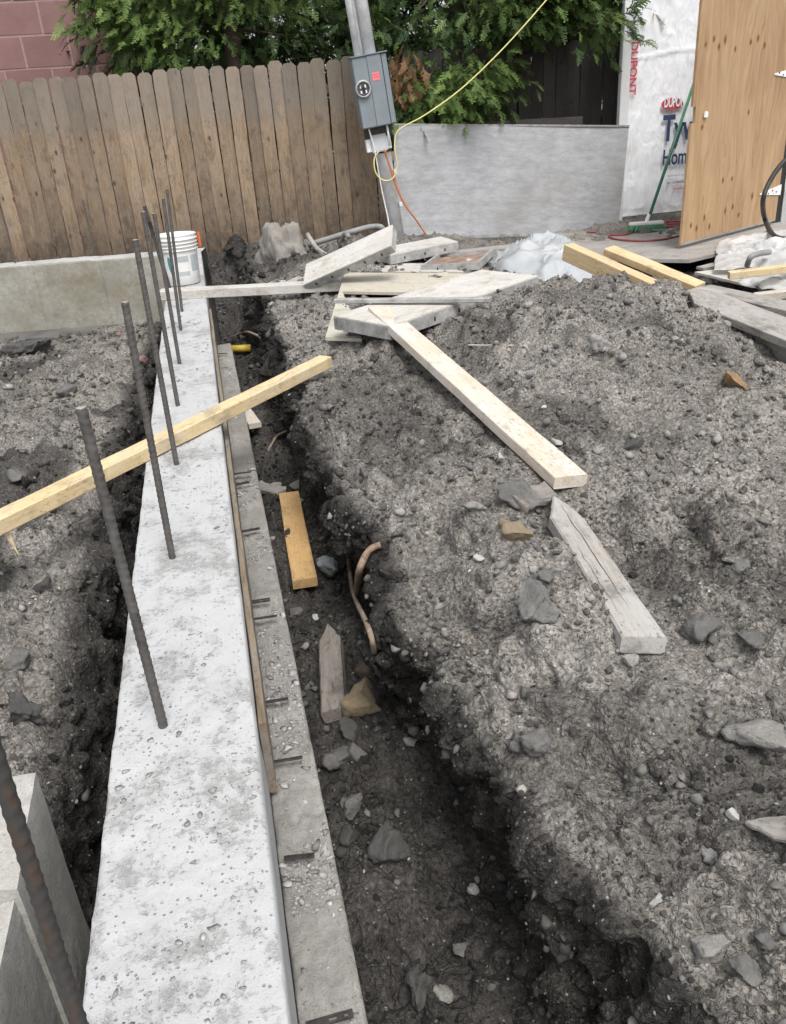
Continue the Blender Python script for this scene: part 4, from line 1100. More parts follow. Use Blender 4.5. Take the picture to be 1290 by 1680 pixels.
# right-hand lumber over the mound
board('lumber', atz(934, 400, 0.33), atz(1172, 506, 0.12), 0.075, 0.09, M['new_pine'], 'thick new timber running behind the mound, left of its pair', 'timber', nseg=10)
board('lumber', atz(1000, 405, 0.31), atz(1150, 466, 0.17), 0.085, 0.04, M['new_pine'], 'new board lying right of the thick timber behind the mound', 'board', nseg=8, roll=0.1)
board('pointed_plank', atz(1128, 476, 0.20), atz(1345, 560, 0.12), 0.15, 0.04, M['grey_wood'], 'wide weathered plank with an angled end over the right side of the mound', 'board', tip=(0.14, 0.5), nseg=12, roll=0.22)
board('lumber', atz(1150, 470, 0.16), atz(1380, 520, 0.13), 0.15, 0.035, M['grey_wood'], 'grey plank lying beneath the wide weathered one on the right', 'board', nseg=8)
board('lumber', atz(1196, 446, -0.02), atz(1330, 430, 0.02), 0.075, 0.045, M['yellow_pine'], 'yellowish board on the plastic at the right edge', 'board', nseg=6)
board('lumber', atz(1236, 482, -0.08), atz(1340, 470, -0.02), 0.09, 0.045, M['pale_pine'], 'pinkish board end behind the wide weathered plank', 'board', nseg=6)

board('lumber', atz(1200, 538, 0.07), atz(1330, 572, 0.06), 0.03, 0.10, M['white_wood'], 'cement-caked board on edge at the right side of the mound', 'board', nseg=8)
# ================================================================== FORM PANELS
def slab3(name, p0, p1, p2, T, W, mat, label, edge=None, slots=0, lip=False, cat='panel', group='concrete form panels in the pile'):
    """p0-p1 the near long edge, p2 on the far side; a face sheet in a frame of rails"""
    p0, p1, p2 = Vector(p0), Vector(p1), Vector(p2); L = (p1 - p0).length
    m = frame(p0, p1, side=p2 - p0); yv = m.to_3x3() @ Vector((0, 1, 0))
    sgn = 1 if yv.dot(p2 - p0) > 0 else -1
    root = empty(name, (0, 0, 0)); root.matrix_world = m; tag(root, label, cat, group)
    ft = 0.012
    f = link('face_sheet', box_me('face_sheet', L - 0.002, W - 0.002, ft, 0.002, (L / 2, sgn * W / 2, -ft / 2 - (0.03 if lip else 0))), mat, root)
    e = edge or M['frame_steel']; rw = 0.022
    for (lx, ly, cx, cy) in ((L, rw, L / 2, rw / 2), (L, rw, L / 2, W - rw / 2), (rw, W - 2 * rw - 0.002, rw / 2, W / 2), (rw, W - 2 * rw - 0.002, L - rw / 2, W / 2)):
        zt = 0.0 if lip else -ft - 0.0005
        h = T - (0 if lip else ft)
        link('frame_rail', box_me('frame_rail', lx, ly, h, 0.002, (cx, sgn * cy, zt - h / 2)), e, root)
    for k in range(slots):
        x = L * (k + 0.7) / (slots + 0.4)
        link('slot', box_me('slot', 0.010, 0.004, 0.020, 0.0, (x, -sgn * 0.0008, -T * 0.55)), M['dark_gap'], root)  # solid dark block painted as the shaded opening
    return root
slab3('concrete_form', atz(640, 535, 0.165), atz(884, 452, 0.20), atz(558, 522, 0.165), 0.07, 0.42, M['white_wood'], 'large whitish form panel resting on the edge of the mound', slots=6)
slab3('concrete_form', atz(497, 468, 0.05), atz(642, 403, 0.30), atz(450, 445, 0.10), 0.06, 0.21, M['white_wood'], 'form panel tilted up towards the steel post', slots=5)
slab3('concrete_form', atz(640, 418, 0.10), atz(752, 396, 0.13), atz(645, 400, 0.12), 0.075, 0.30, M['white_wood'], 'form panel at the back of the pile by the grey sheet', slots=3)
slab3('steel_pan', atz(690, 436, 0.05), atz(786, 430, 0.07), atz(722, 398, 0.05), 0.055, 0.55, M['rust_pan'], 'shallow rust-stained pan form right of the pile', lip=True, slots=2)
slab3('concrete_form', atz(618, 446, 0.02), atz(760, 446, 0.02), atz(640, 425, 0.02), 0.06, 0.35, M['white_wood'], 'form panel with a reddish edge under the rusty pan', edge=M['red_edge'], slots=2)
slab3('concrete_form', atz(760, 470, -0.02), atz(905, 452, -0.02), atz(770, 440, -0.02), 0.07, 0.35, M['deck'], 'dull brown panel under the plastic bundle', slots=0)

def cut_sheet():
    o0, ox, oy = atz(566, 447, 0.055), atz(812, 449, 0.055), atz(534, 553, 0.045)
    m = frame(o0, ox, side=oy - o0); yv = m.to_3x3() @ Vector((0, 1, 0)); s = 1 if yv.dot(oy - o0) > 0 else -1
    L = (ox - o0).length; Wd = abs((oy - o0).dot(yv)); sk = (oy - o0).dot(m.to_3x3() @ Vector((1, 0, 0)))
    pts = [(0, 0), (L, 0), (L, Wd * 0.36), (0.27, Wd * 0.36), (0.21 + sk, Wd), (sk, Wd)]
    V = [(x, s * y, 0) for x, y in pts] + [(x, s * y, -0.018) for x, y in pts]; n = len(pts)
    Fc = [tuple(range(n)), tuple(range(2 * n - 1, n - 1, -1))] + [(i, (i + 1) % n, n + (i + 1) % n, n + i) for i in range(n)]
    me = mesh('cut_plywood', V, Fc)
    bm = bmesh.new(); bm.from_mesh(me); bmesh.ops.recalc_face_normals(bm, faces=bm.faces); bm.to_mesh(me); bm.free()
    o = link('cut_plywood', me, M['cream_ply']); o.matrix_world = m
    tag(o, 'cream plywood sheet cut to an L, left of the pile over the bank', 'plywood')
cut_sheet()
board('angle_rail', atz(550, 490, 0.20), atz(806, 488, 0.215), 0.04, 0.022, M['frame_steel'], 'long dull metal rail lying over the cut plywood', 'rail', nseg=10)
board('lumber', atz(600, 462, 0.04), atz(735, 448, 0.05), 0.09, 0.03, M['white_wood'], 'pale board lying flat behind the cut plywood', 'board', nseg=6)
board('lumber', atz(700, 418, 0.03), atz(850, 402, 0.04), 0.16, 0.04, M['deck'], 'dull board behind the rusty pan', 'board', nseg=6)
board('lumber', atz(520, 452, 0.02), atz(655, 435, 0.02), 0.12, 0.03, M['grey_wood'], 'grey board under the tilted form panel', 'board', nseg=6)
board('lumber', atz(460, 470, 0.0), atz(560, 425, 0.02), 0.10, 0.03, M['grey_wood'], 'weathered board running beside the mortar heap', 'board', nseg=6)

# ================================================================== PLASTIC
def film(name, outline, ctr, h, mat, label, seed, fold=0.05, drop_to=None, n=90):
    """crumpled sheet: polar grid on an outline, raised in folded ridges"""
    O = [Vector(q) for q in outline]; V = []; m = len(O) * 10; C0 = Vector(ctr); loop = []
    for k in range(m):
        t = k / 10; i = int(t); f = t - i; loop.append(O[i % len(O)].lerp(O[(i + 1) % len(O)], f))
    R = 36; P = np.zeros((R, m, 3))
    for r in range(R):
        u = r / (R - 1)
        for k in range(m):
            p = C0.lerp(loop[k], u); P[r, k] = (p.x, p.y, p.z + h * (1 - u ** 2.2) ** 0.8)
    q = P.reshape(-1, 3)
    wv = vnoise(q * 5 + seed, seed)[:, None] * 0.4
    f1 = 1 - np.abs(vnoise(q * np.array([3.4, 4.6, 2.0]) + wv + seed, seed + 1)); f2 = 1 - np.abs(vnoise(q * np.array([9, 6, 4.0]) + wv * 2, seed + 2)); f3 = vnoise(q * 34, seed + 3)
    e = np.repeat(np.linspace(0, 1, R), m)
    q[:, 2] += fold * (1.5 * (f1 ** 4 - 0.3) + 0.5 * (f2 ** 6 - 0.2) + 0.03 * f3) * (1 - 0.6 * e)
    q[:, 0] += fold * 0.5 * vnoise(q * 9 + 4, seed + 5); q[:, 1] += fold * 0.5 * vnoise(q * 9 + 14, seed + 6)
    a = np.arange(R * m).reshape(R, m); b = np.roll(a, -1, axis=1)
    me = np_mesh(name, q, np.stack([a[:-1], b[:-1], b[1:], a[1:]], -1).reshape(-1, 4))
    o = link(name, me, mat, smooth=True); tag(o, label, 'plastic sheet')
    return o
film('plastic_bundle', [atz(800, 428, 0.02), atz(822, 447, 0.03), atz(888, 466, 0.0), atz(915, 458, 0.02), atz(940, 466, 0.0), atz(988, 452, 0.02), atz(960, 420, 0.0), atz(935, 398, 0.0), atz(860, 400, 0.0)],
     atz(900, 428, 0.05), 0.12, M['film'], 'crumpled bundle of milky plastic sheeting behind the mound', 3, 0.06)
film('plastic_sheet', [atz(1170, 440, -0.25), atz(1175, 418, -0.22), atz(1180, 400, -0.22), atz(1230, 388, -0.2), atz(1300, 374, -0.2), atz(1400, 380, -0.2), atz(1400, 430, -0.22), atz(1290, 442, -0.22)],
     atz(1275, 412, -0.2), 0.05, M['dusty_film'], 'dusty clear plastic sheet heaped on the deck by the door', 7, 0.055)
film('plastic_sheet', [atz(1215, 470, -0.15), atz(1225, 452, -0.15), atz(1290, 445, -0.13), atz(1400, 450, -0.12), atz(1400, 480, -0.12), atz(1290, 482, -0.15)],
     atz(1300, 462, -0.13), 0.05, M['dusty_film'], 'scrap of plastic littered with wood chips at the right edge', 17, 0.06)

# ================================================================== DECK
def plate(name, pts, T, mat, label, cat='plywood', parent=None):
    V = [Vector(p) for p in pts]; n = len(V)
    bm = bmesh.new(); vs1 = [bm.verts.new(p) for p in V]; f = bm.faces.new(vs1)
    r = bmesh.ops.extrude_face_region(bm, geom=[f])
    for g in r['geom']:
        if isinstance(g, bmesh.types.BMVert): g.co.z -= T
    bmesh.ops.recalc_face_normals(bm, faces=bm.faces)
    me = bpy.data.meshes.new(name); bm.to_mesh(me); bm.free()
    o = link(name, me, mat, parent)
    if label: tag(o, label, cat)
    return o
def deck():
    plate('deck_sheet', [(3.25, 7.35, -0.26), (4.05, 6.62, -0.25), (4.62, 6.85, -0.25), (6.2, 7.4, -0.25), (6.2, 9.05, -0.25), (3.6, 9.05, -0.26)], 0.03, M['deck'], 'worn plywood deck floor at the foot of the wrapped wall')
    plate('deck_sheet', [(4.12, 6.50, -0.31), (4.75, 6.62, -0.31), (6.4, 7.0, -0.31), (6.4, 7.30, -0.31), (4.66, 6.82, -0.31), (4.1, 6.58, -0.31)], 0.02, M['deck'], 'narrow grey plywood strip below the edge of the deck')
    plate('deck_sheet', [atz(1140, 446, -0.30), atz(1218, 436, -0.30), atz(1400, 450, -0.30), atz(1400, 480, -0.30), atz(1232, 468, -0.30)], 0.018, M['white_wood'], 'pale pointed sheet lying over the dark gap right of the mound')
    for k, (x, lab) in enumerate(((3.6, 'dark joist under the left part of the deck'), (4.4, 'dark joist under the middle of the deck'), (5.2, 'dark joist under the right part of the deck'))):
        j = link('joist', box_me('joist', 0.05, 2.2, 0.14, 0.003), M['dark_gap']); j.location = (x, 8.0 - 0.02 * k, -0.40); tag(j, lab, 'joist', 'joists under the deck')
deck()

def cord(name, pts, r, mat, label, cat='cord', **kw):
    return tag(tube(name, pts, r, mat, None, **kw), label, cat)
cz = -0.243
cord('extension_cord', [atz(x, y, cz) for x, y in ((962, 381), (985, 380), (1010, 376), (1040, 374), (1030, 384), (1000, 386), (1010, 392), (1045, 395), (1085, 393), (1120, 386), (1150, 384))], 0.009, M['red_cord'], 'dark red extension cord looping over the deck', sub=10)
cord('extension_cord', [atz(x, y, cz + 0.012 * (k % 3)) for k, (x, y) in enumerate(((1070, 368), (1090, 364), (1112, 363), (1118, 367), (1095, 371), (1078, 366), (1100, 361), (1125, 365), (1105, 372), (1082, 369), (1110, 367), (1140, 368)))], 0.010, M['red_cord'], 'coil of dark red cord at the foot of the wrapped wall', sub=10)
cord('hose', [aty(1310, 245, 6.9), aty(1282, 270, 6.9), aty(1262, 300, 6.88), aty(1252, 330, 6.85), atz(1256, 362, -0.12), atz(1272, 388, -0.13), atz(1300, 392, -0.16)], 0.022, M['black'], 'black hose arching in front of the plywood door', 'hose')
cord('conduit', [atz(1226, 436, -0.16), atz(1232, 422, -0.09), atz(1246, 416, -0.08), atz(1262, 414, -0.12)], 0.022, M['grey_pvc'], 'grey bent conduit poking out of the dusty plastic', 'pipe')
cord('conduit', [atz(1226, 452, -0.14), atz(1240, 466, -0.18), atz(1254, 478, -0.22)], 0.018, M['grey_pvc'], 'short grey pipe under the yellowish board at the right', 'pipe', sub=2)
# ================================================================== WRAPPED BUILDING
WY = 9.12
def building():
    root = empty('wrapped_wall', (4.62, WY, -0.25))
    tag(root, 'building wall wrapped in white printed house wrap with a white corner trim', 'building')
    inv = Matrix.Translation((-4.62, -WY, 0.25))
    def add(name, me, mat, smooth=False):
        o = link(name, me, mat, root, smooth); o.matrix_parent_inverse = inv; return o
    x0, x1, z0, z1 = 4.66, 7.6, -0.20, 3.6; nx, nz = 130, 170
    X, Z = np.meshgrid(np.linspace(x0, x1, nx), np.linspace(z0, z1, nz)); p = np.stack([X, X * 0, Z], -1).reshape(-1, 3)
    wr = (1 - np.abs(vnoise(p * np.array([9, 1, 2.2]) + 0.5 * vnoise(p * 4, 2)[:, None], 3))) ** 3
    wr2 = (1 - np.abs(vnoise(p * np.array([22, 1, 7]) + 0.7 * vnoise(p * 8, 5)[:, None], 6))) ** 3
    Y = WY - (0.011 * wr + 0.004 * wr2 + 0.01 * vnoise(p * 3, 9)).reshape(X.shape)
    Y = Y - 0.012 * np.exp(-((Z - 1.42 - 0.03 * np.sin(X * 5)) / 0.012) ** 2)
    add('house_wrap', np_mesh('house_wrap', np.stack([X, Y, Z], -1).reshape(-1, 3), grid_faces(nz, nx)), M['wrap'], True)
    add('sheathing', box_me('sheathing', 3.0, 0.12, 3.85, 0.003, (6.14, WY + 0.09, 1.68)), M['deck'])
    add('corner_trim', box_me('corner_trim', 0.10, 0.07, 3.95, 0.004, (4.61, WY - 0.012, 1.70)), M['trim'])
    add('sill_timber', box_me('sill_timber', 0.75, 0.04, 0.07, 0.003, (5.05, WY - 0.005, -0.228)), M['dark_wood'])
    def text(body, px, py, size, mat, sx=1.0, roty=0.0, name='lettering', align='LEFT', bold=0.0):
        c = bpy.data.curves.new(name, 'FONT'); c.body = body; c.size = size; c.extrude = 0.0008; c.offset = bold; c.align_x = align
        c.materials.append(mat)
        o = bpy.data.objects.new(name, c); COL.objects.link(o); o.parent = root; o.matrix_parent_inverse = inv
        q = aty(px, py, WY - 0.034); o.location = q
        o.rotation_euler = (math.radians(90), roty, 0); o.scale = (sx, 1, 1); return o
    text('Tyvek', 1086, 231, 0.36, M['navy_print'], 0.66, bold=0.010)
    text('HomeWrap', 1086, 271, 0.225, M['navy_print'], 0.66, bold=0.004)
    text('DUPONT', 1089, 176, 0.135, M['wrap'], 0.52, bold=0.004).location.y -= 0.006
    # oval emblem behind its letters
    q = aty(1104, 170, WY - 0.032); n = 32; V = [(0.135 * math.cos(2 * math.pi * k / n), 0, 0.062 * math.sin(2 * math.pi * k / n)) for k in range(n)]
    e = link('emblem_oval', mesh('emblem_oval', V, [tuple(range(n))]), M['red_print'], root); e.location = q; e.matrix_parent_inverse = inv
    text('DUPONT', 1036, 68, 0.12, M['red_print'], 1.0, roty=math.radians(90), bold=0.003)
    text('DUPONT', 1036, -30, 0.12, M['navy_print'], 1.0, roty=math.radians(90), bold=0.003)
    text('weatherization systems', 1094, 290, 0.030, M['print_grey'], 0.9)
    text('for residential use', 1094, 302, 0.045, M['navy_print'], 0.9)
    text('tyvek.com', 1104, 312, 0.055, M['red_print'], 0.9)
building()

def door():
    A = atz(1117, 403, -0.22); Bp = atz(1272, 362, -0.22); L = (Bp - A).length; H = 2.6
    m = frame(A, Bp); root = empty('plywood_door', (0, 0, 0)); root.matrix_world = m
    tag(root, 'orange-brown plywood door leaf standing open in front of the wrapped wall', 'door')
    n = 40; T = 0.022
    # leaf with a small step in its free edge; length axis of the grain runs up
    P = [(0, 0), (L, 0), (L, H), (0.005, H), (0.005, 1.15), (0.05, 1.15), (0.05, 1.02), (0.0, 1.02)]
    V = [(z, x, 0) for x, z in P] + [(z, x, -T) for x, z in P]; k = len(P)
    Fc = [tuple(range(k)), tuple(range(2 * k - 1, k - 1, -1))] + [(i, (i + 1) % k, k + (i + 1) % k, k + i) for i in range(k)]
    me = mesh('leaf', V, Fc); bm = bmesh.new(); bm.from_mesh(me); bmesh.ops.recalc_face_normals(bm, faces=bm.faces); bm.to_mesh(me); bm.free()
    lf = link('leaf', me, M['door_ply'], root)
    lf.matrix_local = Matrix(((0, 1, 0, 0), (0, 0, -1, 0), (1, 0, 0, 0), (0, 0, 0, 1)))
    # knots of the face veneer
    rs = random.Random(4)
    for (x, z) in ((0.12, 1.62), (0.24, 1.66), (0.33, 1.60), (0.42, 1.65), (0.60, 1.58), (0.85, 1.63), (0.97, 1.66), (1.1, 1.6), (0.18, 0.98), (0.95, 1.06), (0.62, 0.50), (0.78, 0.50), (0.14, 0.16), (0.24, 0.12), (0.36, 0.20), (0.46, 0.11), (0.72, 0.22), (0.85, 0.24), (0.98, 0.15), (1.2, 0.3)):
        rx, rz = rs.uniform(0.018, 0.028), rs.uniform(0.026, 0.046); N_ = 14
        for f, mt, dy in ((1.0, 'knot_ring', 0.0008), (0.55, 'knot', 0.0014)):
            Vk = [(x + rx * f * math.cos(2 * math.pi * i / N_) * rs.uniform(.85, 1.1), -dy, z + rz * f * math.sin(2 * math.pi * i / N_) * rs.uniform(.85, 1.1)) for i in range(N_)]
            link('knot', mesh('knot', Vk, [tuple(range(N_))]), M[mt], root)
    # strap hinges and a hasp
    for z in (1.36, 0.30):
        h = strip_me('hinge_strap', 0.42, 0.05, 0.006, []); bm = bmesh.new(); bm.from_mesh(h)
        for v in bm.verts:
            if v.co.x < 0.01: v.co.y *= 0.25
            else: v.co.y *= 2.0
        bm.to_mesh(h); bm.free()
        o = link('strap_hinge', h, M['galv'], root); o.matrix_local = Matrix.Translation((L - 0.40, -0.006, z)) @ Matrix.Rotation(math.radians(90), 4, 'X')
        for j in range(4):
            b = link('bolt', cyl_me('bolt', 0.008, 0.006, 10), M['steel_dark'], o); b.location = (0.08 + 0.08 * j, 0.01 * (-1) ** j, 0.002)
    o = link('hasp', box_me('hasp', 0.05, 0.02, 0.05, 0.006), M['galv'], root); o.location = (0.20, -0.014, 1.08)
    bl = link('bottom_edge', box_me('bottom_edge', L * 0.98, 0.004, 0.02, 0.0, (L / 2, -0.003, 0.010)), M['deck'], root)
    # jamb wall the door hangs on
    j = empty('jamb_wall', Bp + Vector((0.0, 0, 0))); tag(j, 'plastic-covered wall end on which the plywood door hangs', 'wall')
    a = link('post', box_me('post', 0.06, 0.10, 3.4, 0.004, (0.05, 0.10, 1.6)), M['black'], j)
    X, Z = np.meshgrid(np.linspace(0.09, 1.8, 50), np.linspace(-0.05, 3.3, 80)); p = np.stack([X, X * 0, Z], -1).reshape(-1, 3)
    Yp = (0.02 * vnoise(p * np.array([9, 1, 2.5]), 4) + 0.01 * vnoise(p * 14, 5)).reshape(X.shape) + 0.03
    link('plastic_cover', np_mesh('plastic_cover', np.stack([X, Yp, Z], -1).reshape(-1, 3), grid_faces(80, 50)), M['film'], j, True)
    link('core', box_me('core', 1.7, 0.1, 3.3, 0.003, (0.96, 0.12, 1.6)), M['deck'], j)
M['knot_ring'] = plain('knot_ring', (0.30, 0.15, 0.06), 0.8, var=0.3, sc=60)
M['knot'] = plain('knot', (0.13, 0.06, 0.028), 0.8, var=0.3, sc=60)
door()

def broom():
    B = atz(1060, 372, -0.20); T = aty(1140, 133, 8.85)
    root = empty('broom', B); tag(root, 'push broom with a green handle leaning on the wrapped wall', 'broom')
    d = T - B; tip = Vector((0, 0, 0)); e = d
    tube('handle', [tip + d.normalized() * 0.06, e], 0.016, M['green'], root, sub=1, n=10)
    tube('handle_tip', [e - d.normalized() * 0.02, e + d.normalized() * 0.07], 0.017, M['white_plastic'], root, sub=1, n=10)
    head = link('head', box_me('head', 0.36, 0.07, 0.035, 0.01, (0, 0, 0.035)), M['white_plastic'], root); head.rotation_euler.z = -0.25
    bm = bmesh.new(); rs = random.Random(2)
    for i in range(420):
        x, y = rs.uniform(-0.175, 0.175), rs.uniform(-0.032, 0.032); s = 0.004
        lean = x * 0.25 + rs.uniform(-.015, .015); ly = y * 0.8 + rs.uniform(-.01, .01)
        a = [bm.verts.new((x + dx * s, y + dy * s, 0.02)) for dx, dy in ((-1, -1), (1, -1), (0, 1))]
        b = bm.verts.new((x + lean, y + ly, -0.045))
        for k in range(3): bm.faces.new((a[k], a[(k + 1) % 3], b))
    me = bpy.data.meshes.new('bristles'); bm.to_mesh(me); bm.free()
    br = link('bristles', me, M['green_brush'], root); br.rotation_euler.z = -0.25; br['kind'] = 'stuff'
    link('ferrule', cyl_me('ferrule', 0.022, 0.09, 12, 0.018), M['white_plastic'], root).matrix_local = Matrix.Translation((0, 0, 0.04)) @ d.to_track_quat('Z', 'Y').to_matrix().to_4x4()
broom()

# ================================================================== UTILITY POST
def utility_post():
    Y0 = 8.42; B = aty(652, 388, Y0); T = aty(585, -20, Y0)
    ax = (T - B).normalized(); rot = ax.to_track_quat('Z', 'Y').to_matrix().to_4x4()
    # local frame: z along the leaning post, x to the right, y away
    x = Vector((1, 0, 0)); x = (x - ax * x.dot(ax)).normalized(); y = ax.cross(x)
    m = Matrix.Translation(B) @ Matrix((x, y, ax)).transposed().to_4x4()
    root = empty('utility_post', (0, 0, 0)); root.matrix_world = m
    tag(root, 'leaning galvanised service post carrying a grey electric meter box', 'post')
    H = (T - B).length + 1.2
    o = link('post_tube', cyl_me('post_tube', 0.072, H + 0.3, 28, 0.066), M['galv'], root, True); o.location.z = -0.3
    def loc(px, py, dy=-0.16):
        q = m.inverted() @ aty(px, py, Y0 - 0.15); return q
    bl, tr = loc(594, 212), loc(632, 84); tl = loc(573, 98); br = loc(648, 203)
    wdt = ((tr - tl).length + (br - bl).length) / 2; hgt = ((tl - bl).length + (tr - br).length) / 2; c = (bl + tr + tl + br) / 4; cx, cz_ = c.x, c.z
    dp = 0.13; yf = -0.22
    def bx(name, lx, ly, lz, px, py, pz, mat, par=root, bev=0.004):
        q = link(name, box_me(name, lx, ly, lz, bev), mat, par); q.location = (px, py, pz); return q
    body = bx('meter_box', wdt, dp, hgt, cx, yf + dp / 2 + 0.008, cz_, M['box_grey'], bev=0.01)
    wl = wdt * 0.42
    bx('left_cover', wl - 0.006, 0.012, hgt - 0.012, -wdt / 2 + wl / 2 + 0.002, -dp / 2 - 0.004, 0, M['box_grey'], body)
    bx('right_cover', wdt - wl - 0.06, 0.016, hgt - 0.012, -wdt / 2 + wl + (wdt - wl - 0.06) / 2, -dp / 2 - 0.006, 0, M['box_grey'], body)
    bx('side_flange', 0.052, 0.008, hgt - 0.012, wdt / 2 - 0.028, -dp / 2 - 0.003, 0, M['box_grey'], body)
    bx('top_hood', wdt + 0.016, dp + 0.03, 0.012, 0, -0.008, hgt / 2 + 0.004, M['box_grey'], body)
    ring = link('meter_ring', lathe_me('meter_ring', [(0.058, 0), (0.072, 0), (0.074, 0.02), (0.068, 0.03), (0.058, 0.03), (0.058, 0)], 28), M['frame_steel'], body, True)
    ring.matrix_local = Matrix.Translation((-wdt / 2 + wl * 0.45, -dp / 2 - 0.009, 0.035)) @ Matrix.Rotation(math.radians(90), 4, 'X')
    link('socket_back', cyl_me('socket_back', 0.060, 0.010, 24), M['glass'], ring).location.z = 0.001
    for (a, b) in ((-0.022, 0.02), (0.022, 0.02), (-0.022, -0.024), (0.022, -0.024)):
        j = link('jaw', box_me('jaw', 0.014, 0.026, 0.02, 0.003), M['galv'], ring); j.location = (a, b, 0.016)
    link('jumper', tube_me('jumper', [(-0.03, 0.03, 0.018), (0, 0.01, 0.026), (0.012, -0.03, 0.02)], 0.006), M['black'], ring)
    bx('sticker', 0.066, 0.0015, 0.066, 0.0 - wdt / 2 + wl + 0.06, -dp / 2 - 0.0155, hgt * 0.20, M['pink'], body, 0)
    for k in range(2): bx('sticker_line', 0.05, 0.001, 0.005, 0.0 - wdt / 2 + wl + 0.06, -dp / 2 - 0.0168, hgt * 0.20 + 0.012 - 0.02 * k, M['red_print'], body, 0)
    # riser conduits
    q = link('riser', cyl_me('riser', 0.030, 1.6, 18), M['galv'], root, True); q.location = (cx - 0.085, yf + 0.07, cz_ + hgt / 2)
    q = link('riser', cyl_me('riser', 0.058, 1.6, 22), M['galv'], root, True); q.location = (cx + 0.035, yf + 0.11, cz_ + hgt / 2)
    # junction bracket under the box
    zb = cz_ - hgt / 2
    bx('bracket', 0.24, 0.05, 0.11, cx - 0.02, -0.10, zb - 0.15, M['galv'], root)
    bx('bracket_plate', 0.15, 0.03, 0.15, cx - 0.02, -0.135, zb - 0.14, M['film'], root)
    bx('strut', 0.26, 0.05, 0.12, cx, -0.08, zb - 0.03, M['steel_dark'], root)
    tube('ground_wire', [(cx - 0.10, yf + 0.05, zb), (cx - 0.075, -0.15, zb - 0.2), (cx - 0.06, -0.10, zb - 0.55), (cx - 0.045, -0.09, 0.22), (cx - 0.05, -0.10, 0.10)], 0.007, M['galv'], root)
    tube('stub', [(cx + 0.075, yf + 0.05, zb), (cx + 0.08, -0.15, zb - 0.18)], 0.010, M['galv'], root, sub=1)
    for z in (zb - 0.42, 0.30): bx('clip', 0.03, 0.03, 0.04, 0.075, -0.05, z, M['white_plastic'], root)
    link('clamp_band', lathe_me('clamp_band', [(0.074, 0), (0.080, 0), (0.080, 0.03), (0.074, 0.03), (0.074, 0)], 24), M['steel_dark'], root).location.z = zb - 0.235
    yy = Y0 - 0.16
    cord('yellow_cord', [aty(912, -20, 8.4), aty(895, 2, 8.4), aty(830, 75, 8.35), aty(760, 143, 8.3), aty(700, 187, 8.25), aty(662, 208, yy), aty(650, 220, yy), aty(648, 245, yy - 0.02), aty(652, 270, yy - 0.02), aty(645, 292, yy - 0.03), aty(630, 296, yy - 0.03), aty(617, 284, yy - 0.02), aty(614, 262, yy), aty(622, 248, yy)], 0.0062, M['yellow_cord'], 'yellow cord strung from the upper right and looped on the post')
    cord('orange_cord', [aty(632, 246, yy - 0.02), aty(640, 275, yy), aty(652, 310, yy), aty(666, 338, yy), aty(684, 362, yy), aty(700, 386, yy)], 0.0085, M['orange_cord'], 'orange cord hanging from the post to the panel pile')
    cord('orange_cord', [aty(630, 247, yy), aty(645, 285, yy + 0.02), aty(660, 325, yy + 0.02), aty(690, 372, yy + 0.02)], 0.006, M['orange_cord'], 'thin second orange strand beside the hanging orange cord')
utility_post()
gp = [(505, 402, 0.0), (545, 390, 0.05), (585, 378, 0.10), (610, 372, 0.11), (626, 373, 0.10), (632, 384, 0.03)]
cord('pipe', [atz(x, y, z) + Vector((0, 0, 0)) for x, y, z in gp], 0.026, M['grey_pvc'], 'bent grey pipe lying against the foot of the fence', 'pipe')
cord('pipe', [atz(556, 398, 0.0), atz(566, 384, 0.08), atz(572, 388, 0.08)], 0.024, M['grey_pvc'], 'short pipe stub propping the bent grey pipe', 'pipe', sub=4)
cord('pipe', [atz(505, 385, 0.1), atz(520, 408, 0.02), atz(545, 425, 0.0)], 0.022, M['grey_wood'], 'thin pole leaning by the mortar heap', 'pole', sub=3)

# bits in the trench
cord('root', [hit(577, 888)[0] + Vector((0, 0, 0.03)), hit(574, 912)[0] + Vector((0, 0, 0.03)), hit(580, 950)[0] + Vector((-0.01, 0, 0.05)), hit(592, 1000)[0] + Vector((-0.02, 0, 0.07)), hit(606, 1045)[0] + Vector((0, 0, 0.03)), hit(615, 1076)[0] + Vector((0, 0, 0.01))], 0.0095, M['root'], 'long pale root bending down the trench bank', 'root', taper=0.75, wob=0.08)
cord('pipe', [hit(630, 893)[0] + Vector((-0.01, 0, 0.0)), hit(616, 912)[0] + Vector((-0.02, 0, 0.02)), hit(606, 945)[0] + Vector((-0.03, 0, 0.02)), hit(596, 986)[0] + Vector((-0.02, 0, 0.02))], 0.011, M['copper'], 'short rusty bent pipe beside the long root', 'pipe', wob=0.05)
cord('root', [hit(470, 708)[0], hit(455, 722)[0] + Vector((0, 0, 0.02)), hit(440, 740)[0]], 0.008, M['root'], 'thin root curling on the far trench floor', 'root', wob=0.1)
cord('root', [hit(384, 552)[0], hit(405, 549)[0] + Vector((0, 0, 0.02)), hit(428, 553)[0]], 0.009, M['root'], 'dark root across the far end of the trench', 'root')
p = hit(396, 583)[0] + Vector((0, 0, 0.05))
cord('cardboard_tube', [p + Vector((-0.075, 0.02, 0)), p + Vector((0.075, -0.02, 0))], 0.027, M['yellow_tube'], 'small yellow tube on the far trench floor', 'tube', sub=1, n=16)

